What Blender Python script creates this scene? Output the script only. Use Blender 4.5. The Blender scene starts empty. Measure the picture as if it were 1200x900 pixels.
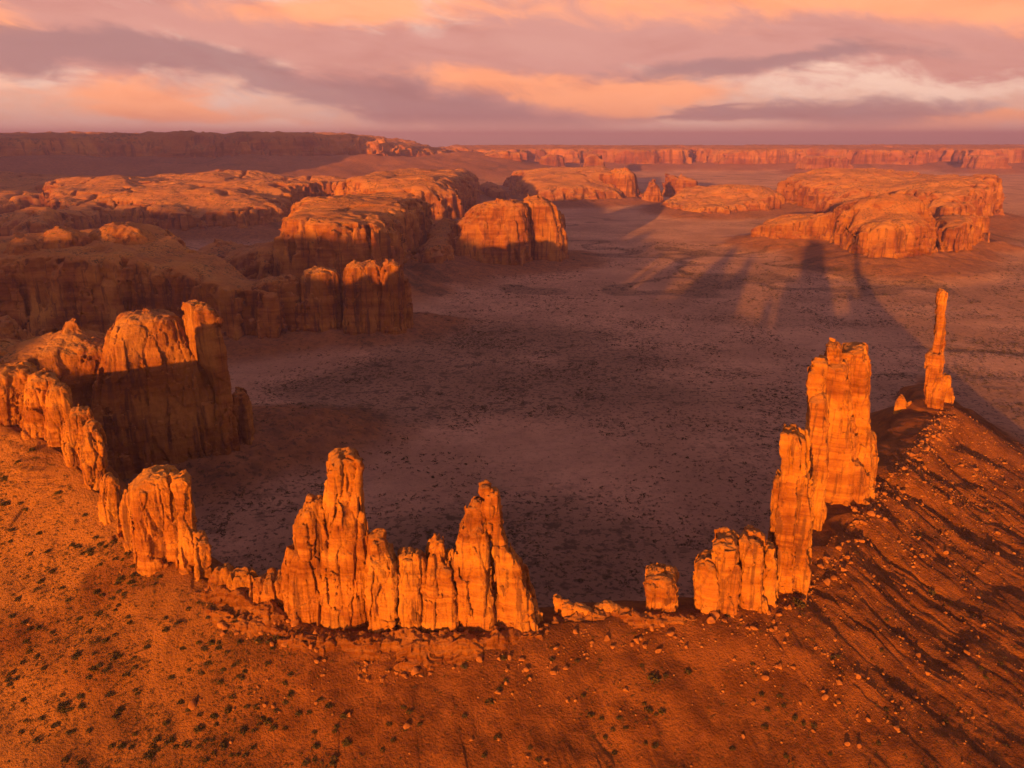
import bpy, math, random
import numpy as np
from mathutils import Vector, Matrix

# ----------------------------------------------------------------- camera, sky, sun, exposure
SC = bpy.context.scene
COL = SC.collection
rad = math.radians
CAM_Z = 330.0
F_PX = 906.0                                   # focal length in photograph pixels (1200 wide)
PITCH = math.atan(285.0 / F_PX)                # the horizon lies at y = 165 of 900
cam = bpy.data.cameras.new('camera')
cam.sensor_width = 36.0
cam.lens = 36.0 * F_PX / 1200.0
cam.clip_start = 1.0
cam.clip_end = 150000.0
co = bpy.data.objects.new('camera', cam)
COL.objects.link(co)
co.location = (0, 0, CAM_Z)
co.rotation_euler = (math.pi / 2 - PITCH, 0, 0)
SC.camera = co

SUN_EL, SUN_AZ = 4.3, 20.5                     # the light travels forward and 20.5 deg to the right
SUN_E, SUN_COL = 5.0, (1.0, 0.375, 0.032)
sd = bpy.data.lights.new('sun', 'SUN')
sd.energy = SUN_E
sd.color = SUN_COL
sd.angle = rad(0.7)
so = bpy.data.objects.new('sun', sd)
COL.objects.link(so)
ldir = Vector((math.sin(rad(SUN_AZ)) * math.cos(rad(SUN_EL)), math.cos(rad(SUN_AZ)) * math.cos(rad(SUN_EL)), -math.sin(rad(SUN_EL))))
so.rotation_euler = ldir.to_track_quat('-Z', 'Y').to_euler()
so.location = (-300, -800, 900)

vs = SC.view_settings
vs.view_transform = 'Standard'
vs.look = 'None'
vs.gamma = 1.0
vs.use_curve_mapping = False
vs.exposure = 1.2
cy = SC.cycles
cy.use_denoising = True
cy.denoiser = 'OPENIMAGEDENOISE'
cy.max_bounces = 5
cy.diffuse_bounces = 3
cy.glossy_bounces = 1
cy.volume_bounces = 0
cy.use_adaptive_sampling = True
cy.adaptive_threshold = 0.02


class NT:
    """small helper around a node tree"""
    def __init__(s, tree):
        s.t = tree
        s.n = tree.nodes
        s.l = tree.links

    def node(s, typ, **kw):
        n = s.n.new(typ)
        for k, v in kw.items():
            setattr(n, k, v)
        return n

    def put(s, sock, v):
        if v is None:
            return
        if isinstance(v, bpy.types.NodeSocket):
            s.l.new(v, sock)
        elif isinstance(v, (tuple, list)):
            if sock.type == 'RGBA' and len(v) == 3:
                v = (*v, 1.0)
            sock.default_value = v
        else:
            sock.default_value = v

    def math(s, op, a, b=None, c=None, clamp=False):
        n = s.node('ShaderNodeMath', operation=op, use_clamp=clamp)
        for i, v in enumerate((a, b, c)):
            if v is not None:
                s.put(n.inputs[i], v)
        return n.outputs[0]

    def vmath(s, op, a, b=None):
        n = s.node('ShaderNodeVectorMath', operation=op)
        s.put(n.inputs[0], a)
        if b is not None:
            if op == 'SCALE':
                s.put(n.inputs['Scale'], b)
            else:
                s.put(n.inputs[1], b)
        return n.outputs[0]

    def mix(s, f, a, b, blend='MIX'):
        n = s.node('ShaderNodeMix', data_type='RGBA', blend_type=blend)
        s.put(n.inputs[0], f)
        s.put(n.inputs[6], a)
        s.put(n.inputs[7], b)
        return n.outputs[2]

    def noise(s, vec, scale, detail=4.0, rough=0.55, dist=0.0):
        n = s.node('ShaderNodeTexNoise')
        s.put(n.inputs['Vector'], vec)
        n.inputs['Scale'].default_value = scale
        n.inputs['Detail'].default_value = detail
        n.inputs['Roughness'].default_value = rough
        n.inputs['Distortion'].default_value = dist
        return n.outputs[0]

    def ramp(s, f, a, b):
        """smooth step of f between a and b"""
        n = s.node('ShaderNodeMapRange', interpolation_type='SMOOTHSTEP')
        s.put(n.inputs[0], f)
        n.inputs[1].default_value = a
        n.inputs[2].default_value = b
        return n.outputs[0]

    def comb(s, x, y, z):
        n = s.node('ShaderNodeCombineXYZ')
        for i, v in enumerate((x, y, z)):
            s.put(n.inputs[i], v)
        return n.outputs[0]

    def sep(s, v):
        n = s.node('ShaderNodeSeparateXYZ')
        s.put(n.inputs[0], v)
        return n.outputs


def build_world():
    w = bpy.data.worlds.new('World')
    SC.world = w
    w.use_nodes = True
    g = NT(w.node_tree)
    g.n.clear()
    out = g.node('ShaderNodeOutputWorld')
    bg = g.node('ShaderNodeBackground')
    bg.inputs[1].default_value = 0.092
    sky = g.node('ShaderNodeTexSky', sky_type='NISHITA')
    sky.sun_disc = False
    sky.sun_elevation = rad(SUN_EL)
    sky.sun_rotation = rad(180 + SUN_AZ)
    sky.altitude = 1600
    sky.air_density = 1.0
    sky.dust_density = 2.0
    tc = g.node('ShaderNodeTexCoord')
    d = g.sep(tc.outputs['Generated'])
    # direction as azimuth tangent u and elevation tangent v
    hy = g.math('SQRT', g.math('ADD', g.math('MULTIPLY', d[0], d[0]), g.math('MULTIPLY', d[1], d[1])))
    hy = g.math('MAXIMUM', hy, 0.001)
    az = g.math('ARCTAN2', d[0], d[1])
    v = g.math('DIVIDE', d[2], hy)
    # soft warp so that no cloud edge is clean
    p = g.comb(g.math('MULTIPLY', az, 3.4), g.math('ADD', g.math('MULTIPLY', v, 9.0), g.math('MULTIPLY', az, 0.9)), 0.0)
    n1 = g.noise(p, 1.0, 5.0, 0.55, 0.3)
    n2 = g.noise(g.vmath('ADD', p, (7.3, 3.1, 2.0)), 1.0, 5.0, 0.55, 0.3)
    n3 = g.noise(g.vmath('MULTIPLY', g.vmath('ADD', p, (1.3, 9.1, 5.0)), (1.0, 1.6, 1.0)), 1.9, 6.0, 0.6, 0.5)
    azw = g.math('ADD', az, g.math('MULTIPLY', g.math('SUBTRACT', n1, 0.5), 0.32))
    vw = g.math('ADD', v, g.math('MULTIPLY', g.math('SUBTRACT', n2, 0.5), 0.085))

    def px(x, y):                      # where a bank of cloud stands, as azimuth and elevation
        return math.atan((x - 600) / F_PX / 1.0), math.tan(math.atan((450 - y) / F_PX) - PITCH)

    def blob(x, y, a, b, tilt=0.0):
        x0, y0 = px(x, y)
        dx = g.math('SUBTRACT', azw, x0)
        dy = g.math('SUBTRACT', vw, y0)
        dy = g.math('ADD', dy, g.math('MULTIPLY', dx, tilt))
        e = g.math('ADD', g.math('POWER', g.math('ABSOLUTE', g.math('DIVIDE', dx, a / F_PX)), 2.0),
                   g.math('POWER', g.math('ABSOLUTE', g.math('DIVIDE', dy, b / F_PX)), 2.0))
        return g.math('EXPONENT', g.math('MULTIPLY', e, -1.0))

    def total(*bl):
        r = bl[0]
        for b in bl[1:]:
            r = g.math('ADD', r, b)
        return g.math('MINIMUM', r, 1.0)

    def bank(amount, n, k, lo, hi):
        """a bank of cloud: soft body, ragged edge"""
        return g.ramp(g.math('ADD', amount, g.math('MULTIPLY', g.math('SUBTRACT', n, 0.5), k)), lo, hi)

    q = g.comb(g.math('MULTIPLY', az, 9.0), g.math('ADD', g.math('MULTIPLY', v, 24.0), g.math('MULTIPLY', az, 3.0)), 0.0)
    e1 = g.noise(q, 1.5, 9.0, 0.66, 0.7)
    e2 = g.noise(g.vmath('ADD', q, (3.7, 8.1, 4.0)), 1.5, 9.0, 0.66, 0.7)
    e3 = g.noise(g.vmath('ADD', q, (13.7, 1.1, 9.0)), 1.8, 9.0, 0.68, 0.9)
    hi = g.ramp(v, 0.0, 0.17)
    base = g.mix(hi, (5.2, 2.9, 2.05), (4.0, 2.65, 2.2))
    base = g.mix(g.ramp(e3, 0.42, 0.66), base, (5.0, 3.3, 2.65))
    cream = total(blob(980, 85, 150, 22), blob(330, 62, 220, 12, 0.1), blob(760, 143, 130, 9), blob(1110, 100, 100, 18), blob(120, 97, 120, 11), blob(320, 150, 80, 7), blob(630, 52, 90, 11, 0.1))
    base = g.mix(g.math('MULTIPLY', bank(cream, e2, 1.2, 0.2, 0.75), 0.75), base, (5.9, 4.0, 3.05))
    pink = total(blob(890, 50, 270, 38, 0.0), blob(560, 98, 180, 40, 0.1), blob(130, 60, 130, 46, 0.1), blob(1190, 65, 130, 34), blob(700, 20, 170, 26), blob(330, 30, 90, 25, 0.1))
    base = g.mix(g.math('MULTIPLY', bank(pink, e1, 1.3, 0.2, 0.7), 0.9), base, (3.7, 1.65, 1.35))
    orange = total(blob(880, 5, 270, 28, 0.02), blob(420, 8, 130, 22), blob(20, 55, 70, 36), blob(760, 108, 120, 20), blob(600, 92, 140, 14, 0.08), blob(170, 122, 100, 18), blob(1180, 15, 120, 40), blob(1080, 142, 120, 9), blob(760, 152, 160, 6), blob(240, 140, 120, 9))
    base = g.mix(g.math('MULTIPLY', bank(orange, e2, 1.2, 0.25, 0.95), 0.9), base, (6.6, 2.5, 1.15))
    mauve = total(blob(520, 122, 190, 28, 0.12), blob(250, 80, 120, 18, 0.1), blob(990, 130, 100, 15), blob(850, 80, 190, 12, -0.03), blob(70, 82, 80, 18), blob(820, 128, 90, 5))
    base = g.mix(g.math('MULTIPLY', bank(mauve, e3, 1.2, 0.25, 0.9), 0.85), base, (2.2, 1.2, 1.16))
    base = g.mix(g.ramp(n3, 0.46, 0.75), base, g.mix(1.0, base, (0.88, 0.82, 0.82), 'MULTIPLY'))
    base = g.mix(g.math('SUBTRACT', 1.0, g.ramp(v, 0.0, 0.03)), base, (7.4, 3.9, 2.85))
    # overhead the deck is heavier and bluer, and the clear sky shows through it
    deck = g.mix(g.ramp(n2, 0.35, 0.7), (1.34, 0.80, 0.94), (0.86, 0.58, 0.80))
    over = g.mix(0.8, sky.outputs[0], deck)
    col = g.mix(g.ramp(v, 0.17, 0.55), base, over)
    col = g.mix(g.ramp(v, -0.10, 0.0), (1.2, 0.55, 0.35), col)
    g.l.new(col, bg.inputs[0])
    g.l.new(bg.outputs[0], out.inputs[0])


build_world()

# ----------------------------------------------------------------- projection helpers
CP, SP = math.cos(PITCH), math.sin(PITCH)


def ray(x, y):
    dx, dy = (x - 600.0) / F_PX, (450.0 - y) / F_PX
    return dx, CP + dy * SP, -SP + dy * CP


def at_z(x, y, z):
    r = ray(x, y)
    t = (z - CAM_Z) / r[2]
    return np.array([r[0] * t, r[1] * t, z])


def at_y(x, y, Y):
    r = ray(x, y)
    t = Y / r[1]
    return np.array([r[0] * t, Y, CAM_Z + r[2] * t])


# ----------------------------------------------------------------- noise
RNG = np.random.default_rng(11)
_T = RNG.random((64, 64, 64)).astype(np.float32)


def vn(x, y, z):
    """smooth value noise, 0..1"""
    x = np.asarray(x, np.float32); y = np.asarray(y, np.float32); z = np.asarray(z, np.float32)
    xi = np.floor(x); yi = np.floor(y); zi = np.floor(z)
    fx = x - xi; fy = y - yi; fz = z - zi
    fx = fx * fx * (3 - 2 * fx); fy = fy * fy * (3 - 2 * fy); fz = fz * fz * (3 - 2 * fz)
    a = xi.astype(np.int32) & 63; b = yi.astype(np.int32) & 63; c = zi.astype(np.int32) & 63
    a1 = (a + 1) & 63; b1 = (b + 1) & 63; c1 = (c + 1) & 63
    T = _T
    e00 = T[a, b, c] * (1 - fx) + T[a1, b, c] * fx
    e10 = T[a, b1, c] * (1 - fx) + T[a1, b1, c] * fx
    e01 = T[a, b, c1] * (1 - fx) + T[a1, b, c1] * fx
    e11 = T[a, b1, c1] * (1 - fx) + T[a1, b1, c1] * fx
    return (e00 * (1 - fy) + e10 * fy) * (1 - fz) + (e01 * (1 - fy) + e11 * fy) * fz


def fbm(x, y, z, o=4, g=0.5):
    s = 0.0; a = 1.0; t = 0.0
    for i in range(o):
        s = s + a * vn(x + 17.3 * i, y + 5.7 * i, z + 9.1 * i)
        t += a; a *= g
        x = x * 2.03; y = y * 2.03; z = z * 2.03
    return s / t


def sstep(a, b, x):
    t = np.clip((x - a) / (b - a), 0, 1)
    return t * t * (3 - 2 * t)


# ----------------------------------------------------------------- surface from a distance field
_C = np.array([[0, 0, 0], [1, 0, 0], [0, 1, 0], [1, 1, 0], [0, 0, 1], [1, 0, 1], [0, 1, 1], [1, 1, 1]])
_E = [(0, 1), (2, 3), (4, 5), (6, 7), (0, 2), (1, 3), (4, 6), (5, 7), (0, 4), (1, 5), (2, 6), (3, 7)]


def surface(Fv):
    """naive surface nets: returns vertices in grid units and quads"""
    nx, ny, nz = Fv.shape
    s = Fv < 0
    cnt = np.zeros((nx - 1, ny - 1, nz - 1), np.int8)
    for c in _C:
        cnt += s[c[0]:nx - 1 + c[0], c[1]:ny - 1 + c[1], c[2]:nz - 1 + c[2]]
    I, J, K = np.nonzero((cnt > 0) & (cnt < 8))
    vals = np.stack([Fv[I + c[0], J + c[1], K + c[2]] for c in _C], 1)
    P = np.zeros((len(I), 3)); n = np.zeros(len(I))
    for a, b in _E:
        va, vb = vals[:, a], vals[:, b]
        m = (va < 0) != (vb < 0)
        t = np.where(m, va / np.where(m, va - vb, 1), 0)
        P += np.where(m[:, None], _C[a] + t[:, None] * (_C[b] - _C[a]), 0)
        n += m
    P = P / n[:, None] + np.stack([I, J, K], 1)
    idx = np.full(cnt.shape, -1, np.int64)
    idx[I, J, K] = np.arange(len(I))
    Q = []
    # x edges
    for ax in range(3):
        if ax == 0:
            a = s[:-1, 1:-1, 1:-1]; b = s[1:, 1:-1, 1:-1]
            q = [idx[:, :-1, :-1], idx[:, 1:, :-1], idx[:, 1:, 1:], idx[:, :-1, 1:]]
        elif ax == 1:
            a = s[1:-1, :-1, 1:-1]; b = s[1:-1, 1:, 1:-1]
            q = [idx[:-1, :, :-1], idx[:-1, :, 1:], idx[1:, :, 1:], idx[1:, :, :-1]]
        else:
            a = s[1:-1, 1:-1, :-1]; b = s[1:-1, 1:-1, 1:]
            q = [idx[:-1, :-1, :], idx[1:, :-1, :], idx[1:, 1:, :], idx[:-1, 1:, :]]
        m1 = a & ~b; m2 = ~a & b
        Q.append(np.stack([w[m1] for w in q], 1))
        Q.append(np.stack([w[m2] for w in q[::-1]], 1))
    return P, np.concatenate(Q)


def keep_main(P, Q):
    """drop the loose crumbs that float free of the main body"""
    lab = np.arange(len(P))
    while True:
        m = lab[Q].min(1)
        new = lab.copy()
        np.minimum.at(new, Q.ravel(), np.repeat(m, 4))
        new = new[new]; new = new[new]
        if (new == lab).all():
            break
        lab = new
    c = np.bincount(lab, minlength=len(P))
    ok = lab == c.argmax()
    idx = np.cumsum(ok) - 1
    return P[ok], idx[Q[ok[Q[:, 0]]]]


def mesh_from(name, V, Fq, mat, smooth=True):
    me = bpy.data.meshes.new(name)
    V = np.ascontiguousarray(V, np.float32)
    Fq = np.ascontiguousarray(Fq, np.int32)
    k = Fq.shape[1]
    me.vertices.add(len(V)); me.vertices.foreach_set('co', V.ravel())
    me.loops.add(Fq.size); me.loops.foreach_set('vertex_index', Fq.ravel())
    me.polygons.add(len(Fq))
    me.polygons.foreach_set('loop_start', np.arange(0, Fq.size, k, dtype=np.int32))
    me.polygons.foreach_set('loop_total', np.full(len(Fq), k, np.int32))
    if smooth:
        me.polygons.foreach_set('use_smooth', np.ones(len(Fq), bool))
    me.update()
    me.validate()
    if mat:
        me.materials.append(mat)
    return me


def link(name, me, parent=None, loc=None):
    o = bpy.data.objects.new(name, me)
    COL.objects.link(o)
    if parent is not None:
        o.parent = parent
    if loc is not None:
        o.location = loc
    return o


def tag(o, label, cat, group=None):
    o['label'] = label
    o['category'] = cat
    if group:
        o['group'] = group
    return o


# ----------------------------------------------------------------- materials
def principled(name):
    m = bpy.data.materials.new(name)
    m.use_nodes = True
    g = NT(m.node_tree)
    b = g.n['Principled BSDF']
    b.inputs['Roughness'].default_value = 0.9
    b.inputs['Specular IOR Level'].default_value = 0.05
    b.inputs['Diffuse Roughness'].default_value = 0.6
    return m, g, b


def rock_material(name, S, red=1.0, sandy=(0.47, 0.22, 0.07), plants=False, tone=None, light=0.6):
    """jointed red sandstone: beds, desert varnish streaks down the walls, sand on the flats. S = metres per feature"""
    m, g, b = principled(name)
    geo = g.node('ShaderNodeNewGeometry')
    pos = geo.outputs['Position']
    nz = g.sep(geo.outputs['Normal'])[2]
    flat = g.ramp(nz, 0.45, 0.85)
    # cross-bedding: noise squeezed in z, warped
    warp = g.vmath('SCALE', g.node('ShaderNodeTexNoise').outputs[1], 0.0)
    bed = g.noise(g.vmath('MULTIPLY', pos, (0.15 / S, 0.15 / S, 3.0 / S)), 1.0, 6.0, 0.65, 0.4)
    streak = g.noise(g.vmath('MULTIPLY', pos, (2.4 / S, 2.4 / S, 0.12 / S)), 1.0, 5.0, 0.6, 0.2)
    patch = g.noise(g.vmath('MULTIPLY', pos, (0.35 / S, 0.35 / S, 0.25 / S)), 1.0, 4.0, 0.6, 0.5)
    grain = g.noise(pos, 6.0 / S, 5.0, 0.7)
    c = g.mix(g.ramp(bed, 0.32, 0.68), (0.35 * red, 0.108, 0.020), (0.62 * red, 0.245, 0.044))
    c = g.mix(g.math('MULTIPLY', g.ramp(patch, 0.42, 0.68), light), c, (0.72, 0.34, 0.06))
    c = g.mix(g.math('MULTIPLY', g.ramp(g.math('SUBTRACT', 1.0, patch), 0.5, 0.72), 0.7), c, (0.25, 0.07, 0.02))
    band = g.noise(g.vmath('MULTIPLY', pos, (0.06 / S, 0.06 / S, 0.55 / S)), 1.0, 4.0, 0.6, 0.6)
    c = g.mix(g.math('MULTIPLY', g.ramp(band, 0.46, 0.62), 0.8), c, g.mix(1.0, c, (0.66, 0.56, 0.5), 'MULTIPLY'))
    c = g.mix(g.math('MULTIPLY', g.ramp(g.math('SUBTRACT', 1.0, band), 0.56, 0.68), 0.6), c, g.mix(1.0, c, (1.15, 1.25, 1.3), 'MULTIPLY'))
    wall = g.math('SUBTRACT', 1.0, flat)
    v = g.math('MULTIPLY', g.ramp(streak, 0.50, 0.64), wall)
    c = g.mix(g.math('MULTIPLY', v, 0.72), c, (0.14, 0.055, 0.030))
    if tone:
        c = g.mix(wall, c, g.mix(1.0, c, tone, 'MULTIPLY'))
    c = g.mix(g.math('MULTIPLY', flat, 0.6), c, sandy)
    c = g.mix(g.math('MULTIPLY', g.ramp(grain, 0.35, 0.7), 0.35), c, g.mix(1.0, c, (0.6, 0.55, 0.5), 'MULTIPLY'))
    if plants:
        sp = g.noise(pos, 1.0 / plants, 3.0, 0.7)
        pl = g.noise(pos, 0.12 / plants, 3.0, 0.6)
        f = g.math('MULTIPLY', g.math('MULTIPLY', g.ramp(sp, 0.50, 0.58), g.ramp(pl, 0.42, 0.58)), flat)
        c = g.mix(g.math('MULTIPLY', f, 0.8), c, (0.075, 0.07, 0.04))
    g.l.new(c, b.inputs['Base Color'])
    h = g.math('ADD', g.math('MULTIPLY', bed, 0.5), g.math('ADD', g.math('MULTIPLY', grain, 0.35), g.math('MULTIPLY', streak, 0.6)))
    bp = g.node('ShaderNodeBump')
    bp.inputs['Strength'].default_value = 1.0
    bp.inputs['Distance'].default_value = 0.24 * S
    g.l.new(h, bp.inputs['Height'])
    g.l.new(bp.outputs[0], b.inputs['Normal'])
    return m


M_NEAR = rock_material('spire_sandstone', 9.0)
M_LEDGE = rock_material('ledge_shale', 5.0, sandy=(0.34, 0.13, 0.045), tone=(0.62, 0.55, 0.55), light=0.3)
M_MID = rock_material('butte_sandstone', 22.0, plants=5.0, light=0.8, sandy=(0.46, 0.21, 0.09), tone=(0.76, 0.74, 1.0))  # tone darkens the walls against the flats, shade put into the rock colour
M_FAR = rock_material('mesa_sandstone', 40.0, plants=9.0, sandy=(0.52, 0.25, 0.11), tone=(0.80, 0.78, 1.05))  # tone again paints wall shade into the colour
M_VFAR = rock_material('escarpment_sandstone', 110.0, plants=25.0)


def ground_material():
    m, g, b = principled('desert_ground')
    geo = g.node('ShaderNodeNewGeometry')
    pos = geo.outputs['Position']
    at = g.node('ShaderNodeAttribute', attribute_name='cover')
    veg_shade, rocky, sand = at.outputs['Color'], None, None
    s = g.node('ShaderNodeSeparateColor')
    g.l.new(at.outputs['Color'], s.inputs[0])
    veg_shade, rocky, fresh = s.outputs[0], s.outputs[1], s.outputs[2]
    big = g.noise(pos, 0.004, 4.0, 0.6)
    mid = g.noise(pos, 0.05, 5.0, 0.65)
    fine = g.noise(pos, 0.8, 4.0, 0.7)
    c = g.mix(g.ramp(big, 0.38, 0.62), (0.48, 0.26, 0.168), (0.66, 0.365, 0.24))
    c = g.mix(g.math('MULTIPLY', g.ramp(mid, 0.42, 0.68), 0.4), c, (0.44, 0.23, 0.17))
    # talus of the red shale under the spires
    t = g.mix(g.ramp(mid, 0.35, 0.65), (0.35, 0.118, 0.029), (0.18, 0.058, 0.017))
    t = g.mix(g.math('MULTIPLY', g.ramp(fine, 0.5, 0.75), 0.5), t, (0.15, 0.055, 0.024))
    c = g.mix(rocky, c, t)
    c = g.mix(fresh, c, (0.50, 0.20, 0.045))
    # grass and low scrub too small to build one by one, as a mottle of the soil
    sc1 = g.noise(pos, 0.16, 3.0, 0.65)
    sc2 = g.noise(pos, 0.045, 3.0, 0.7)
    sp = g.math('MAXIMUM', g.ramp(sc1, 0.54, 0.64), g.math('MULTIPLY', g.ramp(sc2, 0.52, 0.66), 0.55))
    sp = g.math('MULTIPLY', sp, veg_shade)
    sp = g.math('ADD', sp, g.math('MULTIPLY', g.ramp(veg_shade, 0.65, 1.0), 0.52), clamp=True)  # even dark over the densest cover, painting the bowl's shadow pool
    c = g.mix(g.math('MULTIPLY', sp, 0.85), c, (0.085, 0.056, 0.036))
    g.l.new(c, b.inputs['Base Color'])
    bp = g.node('ShaderNodeBump')
    bp.inputs['Strength'].default_value = 1.0
    bp.inputs['Distance'].default_value = 2.2
    h = g.math('ADD', g.math('MULTIPLY', mid, 1.6), g.math('MULTIPLY', fine, 0.7))
    g.l.new(h, bp.inputs['Height'])
    g.l.new(bp.outputs[0], b.inputs['Normal'])
    return m


M_GROUND = ground_material()


def plain_material(name, c1, c2, scale, bump=0.4):
    m, g, b = principled(name)
    tc = g.node('ShaderNodeTexCoord')
    oi = g.node('ShaderNodeObjectInfo')
    p = g.vmath('ADD', tc.outputs['Object'], g.comb(g.math('MULTIPLY', oi.outputs['Random'], 50.0), 0.0, 0.0))
    n = g.noise(p, scale, 5.0, 0.65)
    g.l.new(g.mix(g.ramp(n, 0.35, 0.65), c1, c2), b.inputs['Base Color'])
    bp = g.node('ShaderNodeBump')
    bp.inputs['Strength'].default_value = bump
    bp.inputs['Distance'].default_value = 0.3 / scale
    g.l.new(n, bp.inputs['Height'])
    g.l.new(bp.outputs[0], b.inputs['Normal'])
    return m


M_SHRUB = plain_material('sagebrush', (0.07, 0.052, 0.02), (0.135, 0.10, 0.042), 3.0)
M_BOULDER = plain_material('boulder_sandstone', (0.32, 0.115, 0.034), (0.52, 0.21, 0.06), 0.9, 0.7)
M_RUBBLE = plain_material('rubble_sandstone', (0.28, 0.10, 0.03), (0.54, 0.23, 0.065), 0.25, 0.6)

# ----------------------------------------------------------------- the ridge the spires stand on
CREST_PX = [(-12, 497, 142), (30, 505, 138), (70, 522, 131), (125, 590, 116), (190, 655, 105), (250, 690, 97), (330, 716, 92),
            (400, 742, 88), (470, 752, 86), (560, 748, 86), (640, 730, 85), (700, 720, 84), (760, 720, 83), (840, 716, 83), (900, 700, 82),
            (945, 660, 81), (985, 600, 79), (1025, 560, 76), (1060, 520, 72), (1092, 480, 74)]
CREST = [(-1500, 760, 20), (-900, 720, 40), (-640, 665, 80), (-500, 610, 112), (-430, 575, 132)] + [tuple(at_z(*p)) for p in CREST_PX]
_e = CREST[-1]
CREST += [(_e[0] + 60, _e[1] + 110, 50), (_e[0] + 140, _e[1] + 260, 15), (_e[0] + 240, _e[1] + 420, -10)]
CREST = np.array(CREST, float)


def resample(P, n):
    P = np.asarray(P, float)
    d = np.r_[0, np.cumsum(np.linalg.norm(np.diff(P[:, :2], axis=0), axis=1))]
    # catmull-rom through the points
    out = []
    for i in range(len(P) - 1):
        p0 = P[max(i - 1, 0)]; p1 = P[i]; p2 = P[i + 1]; p3 = P[min(i + 2, len(P) - 1)]
        k = max(2, int(round(n * (d[i + 1] - d[i]) / d[-1])))
        t = np.linspace(0, 1, k, endpoint=False)[:, None]
        out.append(0.5 * ((2 * p1) + (-p0 + p2) * t + (2 * p0 - 5 * p1 + 4 * p2 - p3) * t ** 2 + (-p0 + 3 * p1 - 3 * p2 + p3) * t ** 3))
    out.append(P[-1:])
    return np.concatenate(out)


CR = resample(CREST, 150)
for _ in range(3):
    CR[2:-2] = (CR[:-4] + 2 * CR[1:-3] + 3 * CR[2:-2] + 2 * CR[3:-1] + CR[4:]) / 9
CRS = np.r_[0, np.cumsum(np.linalg.norm(np.diff(CR[:, :2], axis=0), axis=1))]


def crest_coords(x, y):
    """distance to the crest, place along it, its height and the side; where two stretches compete the one that stands higher wins"""
    best = np.full(x.shape, 1e18); near = np.full(x.shape, 1e18)
    s = np.zeros(x.shape); h = np.zeros(x.shape); side = np.zeros(x.shape); dd = np.zeros(x.shape)
    for i in range(len(CR) - 1):
        ax, ay, az = CR[i]; bx, by, bz = CR[i + 1]
        ex, ey = bx - ax, by - ay
        L2 = ex * ex + ey * ey
        t = np.clip(((x - ax) * ex + (y - ay) * ey) / L2, 0, 1)
        dx = x - ax - t * ex; dy = y - ay - t * ey
        d = np.sqrt(dx * dx + dy * dy)
        m = d < near
        near = np.where(m, d, near)
        side = np.where(m, ex * dy - ey * dx, side)
        hh = az + t * (bz - az)
        q = d - hh / 0.42
        m = q < best
        best = np.where(m, q, best); dd = np.where(m, d, dd); h = np.where(m, hh, h)
        s = np.where(m, CRS[i] + t * math.sqrt(L2), s)
    return dd, s, h, side


APRON = []            # (polygon points, height, width) of the scree round each butte


def poly_dist(P, x, y):
    """signed distance to a closed polygon, negative inside"""
    P = np.asarray(P, float)
    n = len(P)
    best = np.full(np.shape(x), 1e18); ins = np.zeros(np.shape(x), bool)
    for i in range(n):
        ax, ay = P[i][:2]; bx, by = P[(i + 1) % n][:2]
        ex, ey = bx - ax, by - ay
        t = np.clip(((x - ax) * ex + (y - ay) * ey) / (ex * ex + ey * ey + 1e-9), 0, 1)
        q = (x - ax - t * ex) ** 2 + (y - ay - t * ey) ** 2
        best = np.minimum(best, q)
        c = ((ay > y) != (by > y))
        xi = ax + (y - ay) * ex / (ey if abs(ey) > 1e-9 else 1e-9)
        ins ^= c & (x < xi)
    d = np.sqrt(best)
    return np.where(ins, -d, d)


def blocker(x, y):
    """unseen high ground behind and left of the viewpoint, added to shade the valley"""
    prof_x = [-9000, -4200, -2600, -2300, -1700, -1300, -1100, -930, -850, -780, -700, -640, -560, 0]
    prof_z = [400, 400, 352, 345, 305, 298, 292, 235, 200, 189, 178, 120, 0, 0]
    top = np.interp(x + 0.37 * (y + 300), prof_x, prof_z)
    top = top + 14 * (fbm(x * 0.012, y * 0.004, 3.0 + 0 * x, 4) - 0.5) * (top > 5)
    fall = np.abs(y + 300 - 0.02 * x)
    a = top - 0.55 * np.maximum(fall - 60, 0)
    # a higher tableland further left, out of view, added to shade the plateau
    e = np.maximum(np.maximum(x + 0.70 * y + 330, -6800 - x), np.maximum(3300 - y, y - 4400))
    b = 680 + 30 * (fbm(x * 0.002, y * 0.002, 5.0 + 0 * x, 3) - 0.5) - 3.0 * np.maximum(e, 0)
    return np.maximum(a, b)


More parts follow.
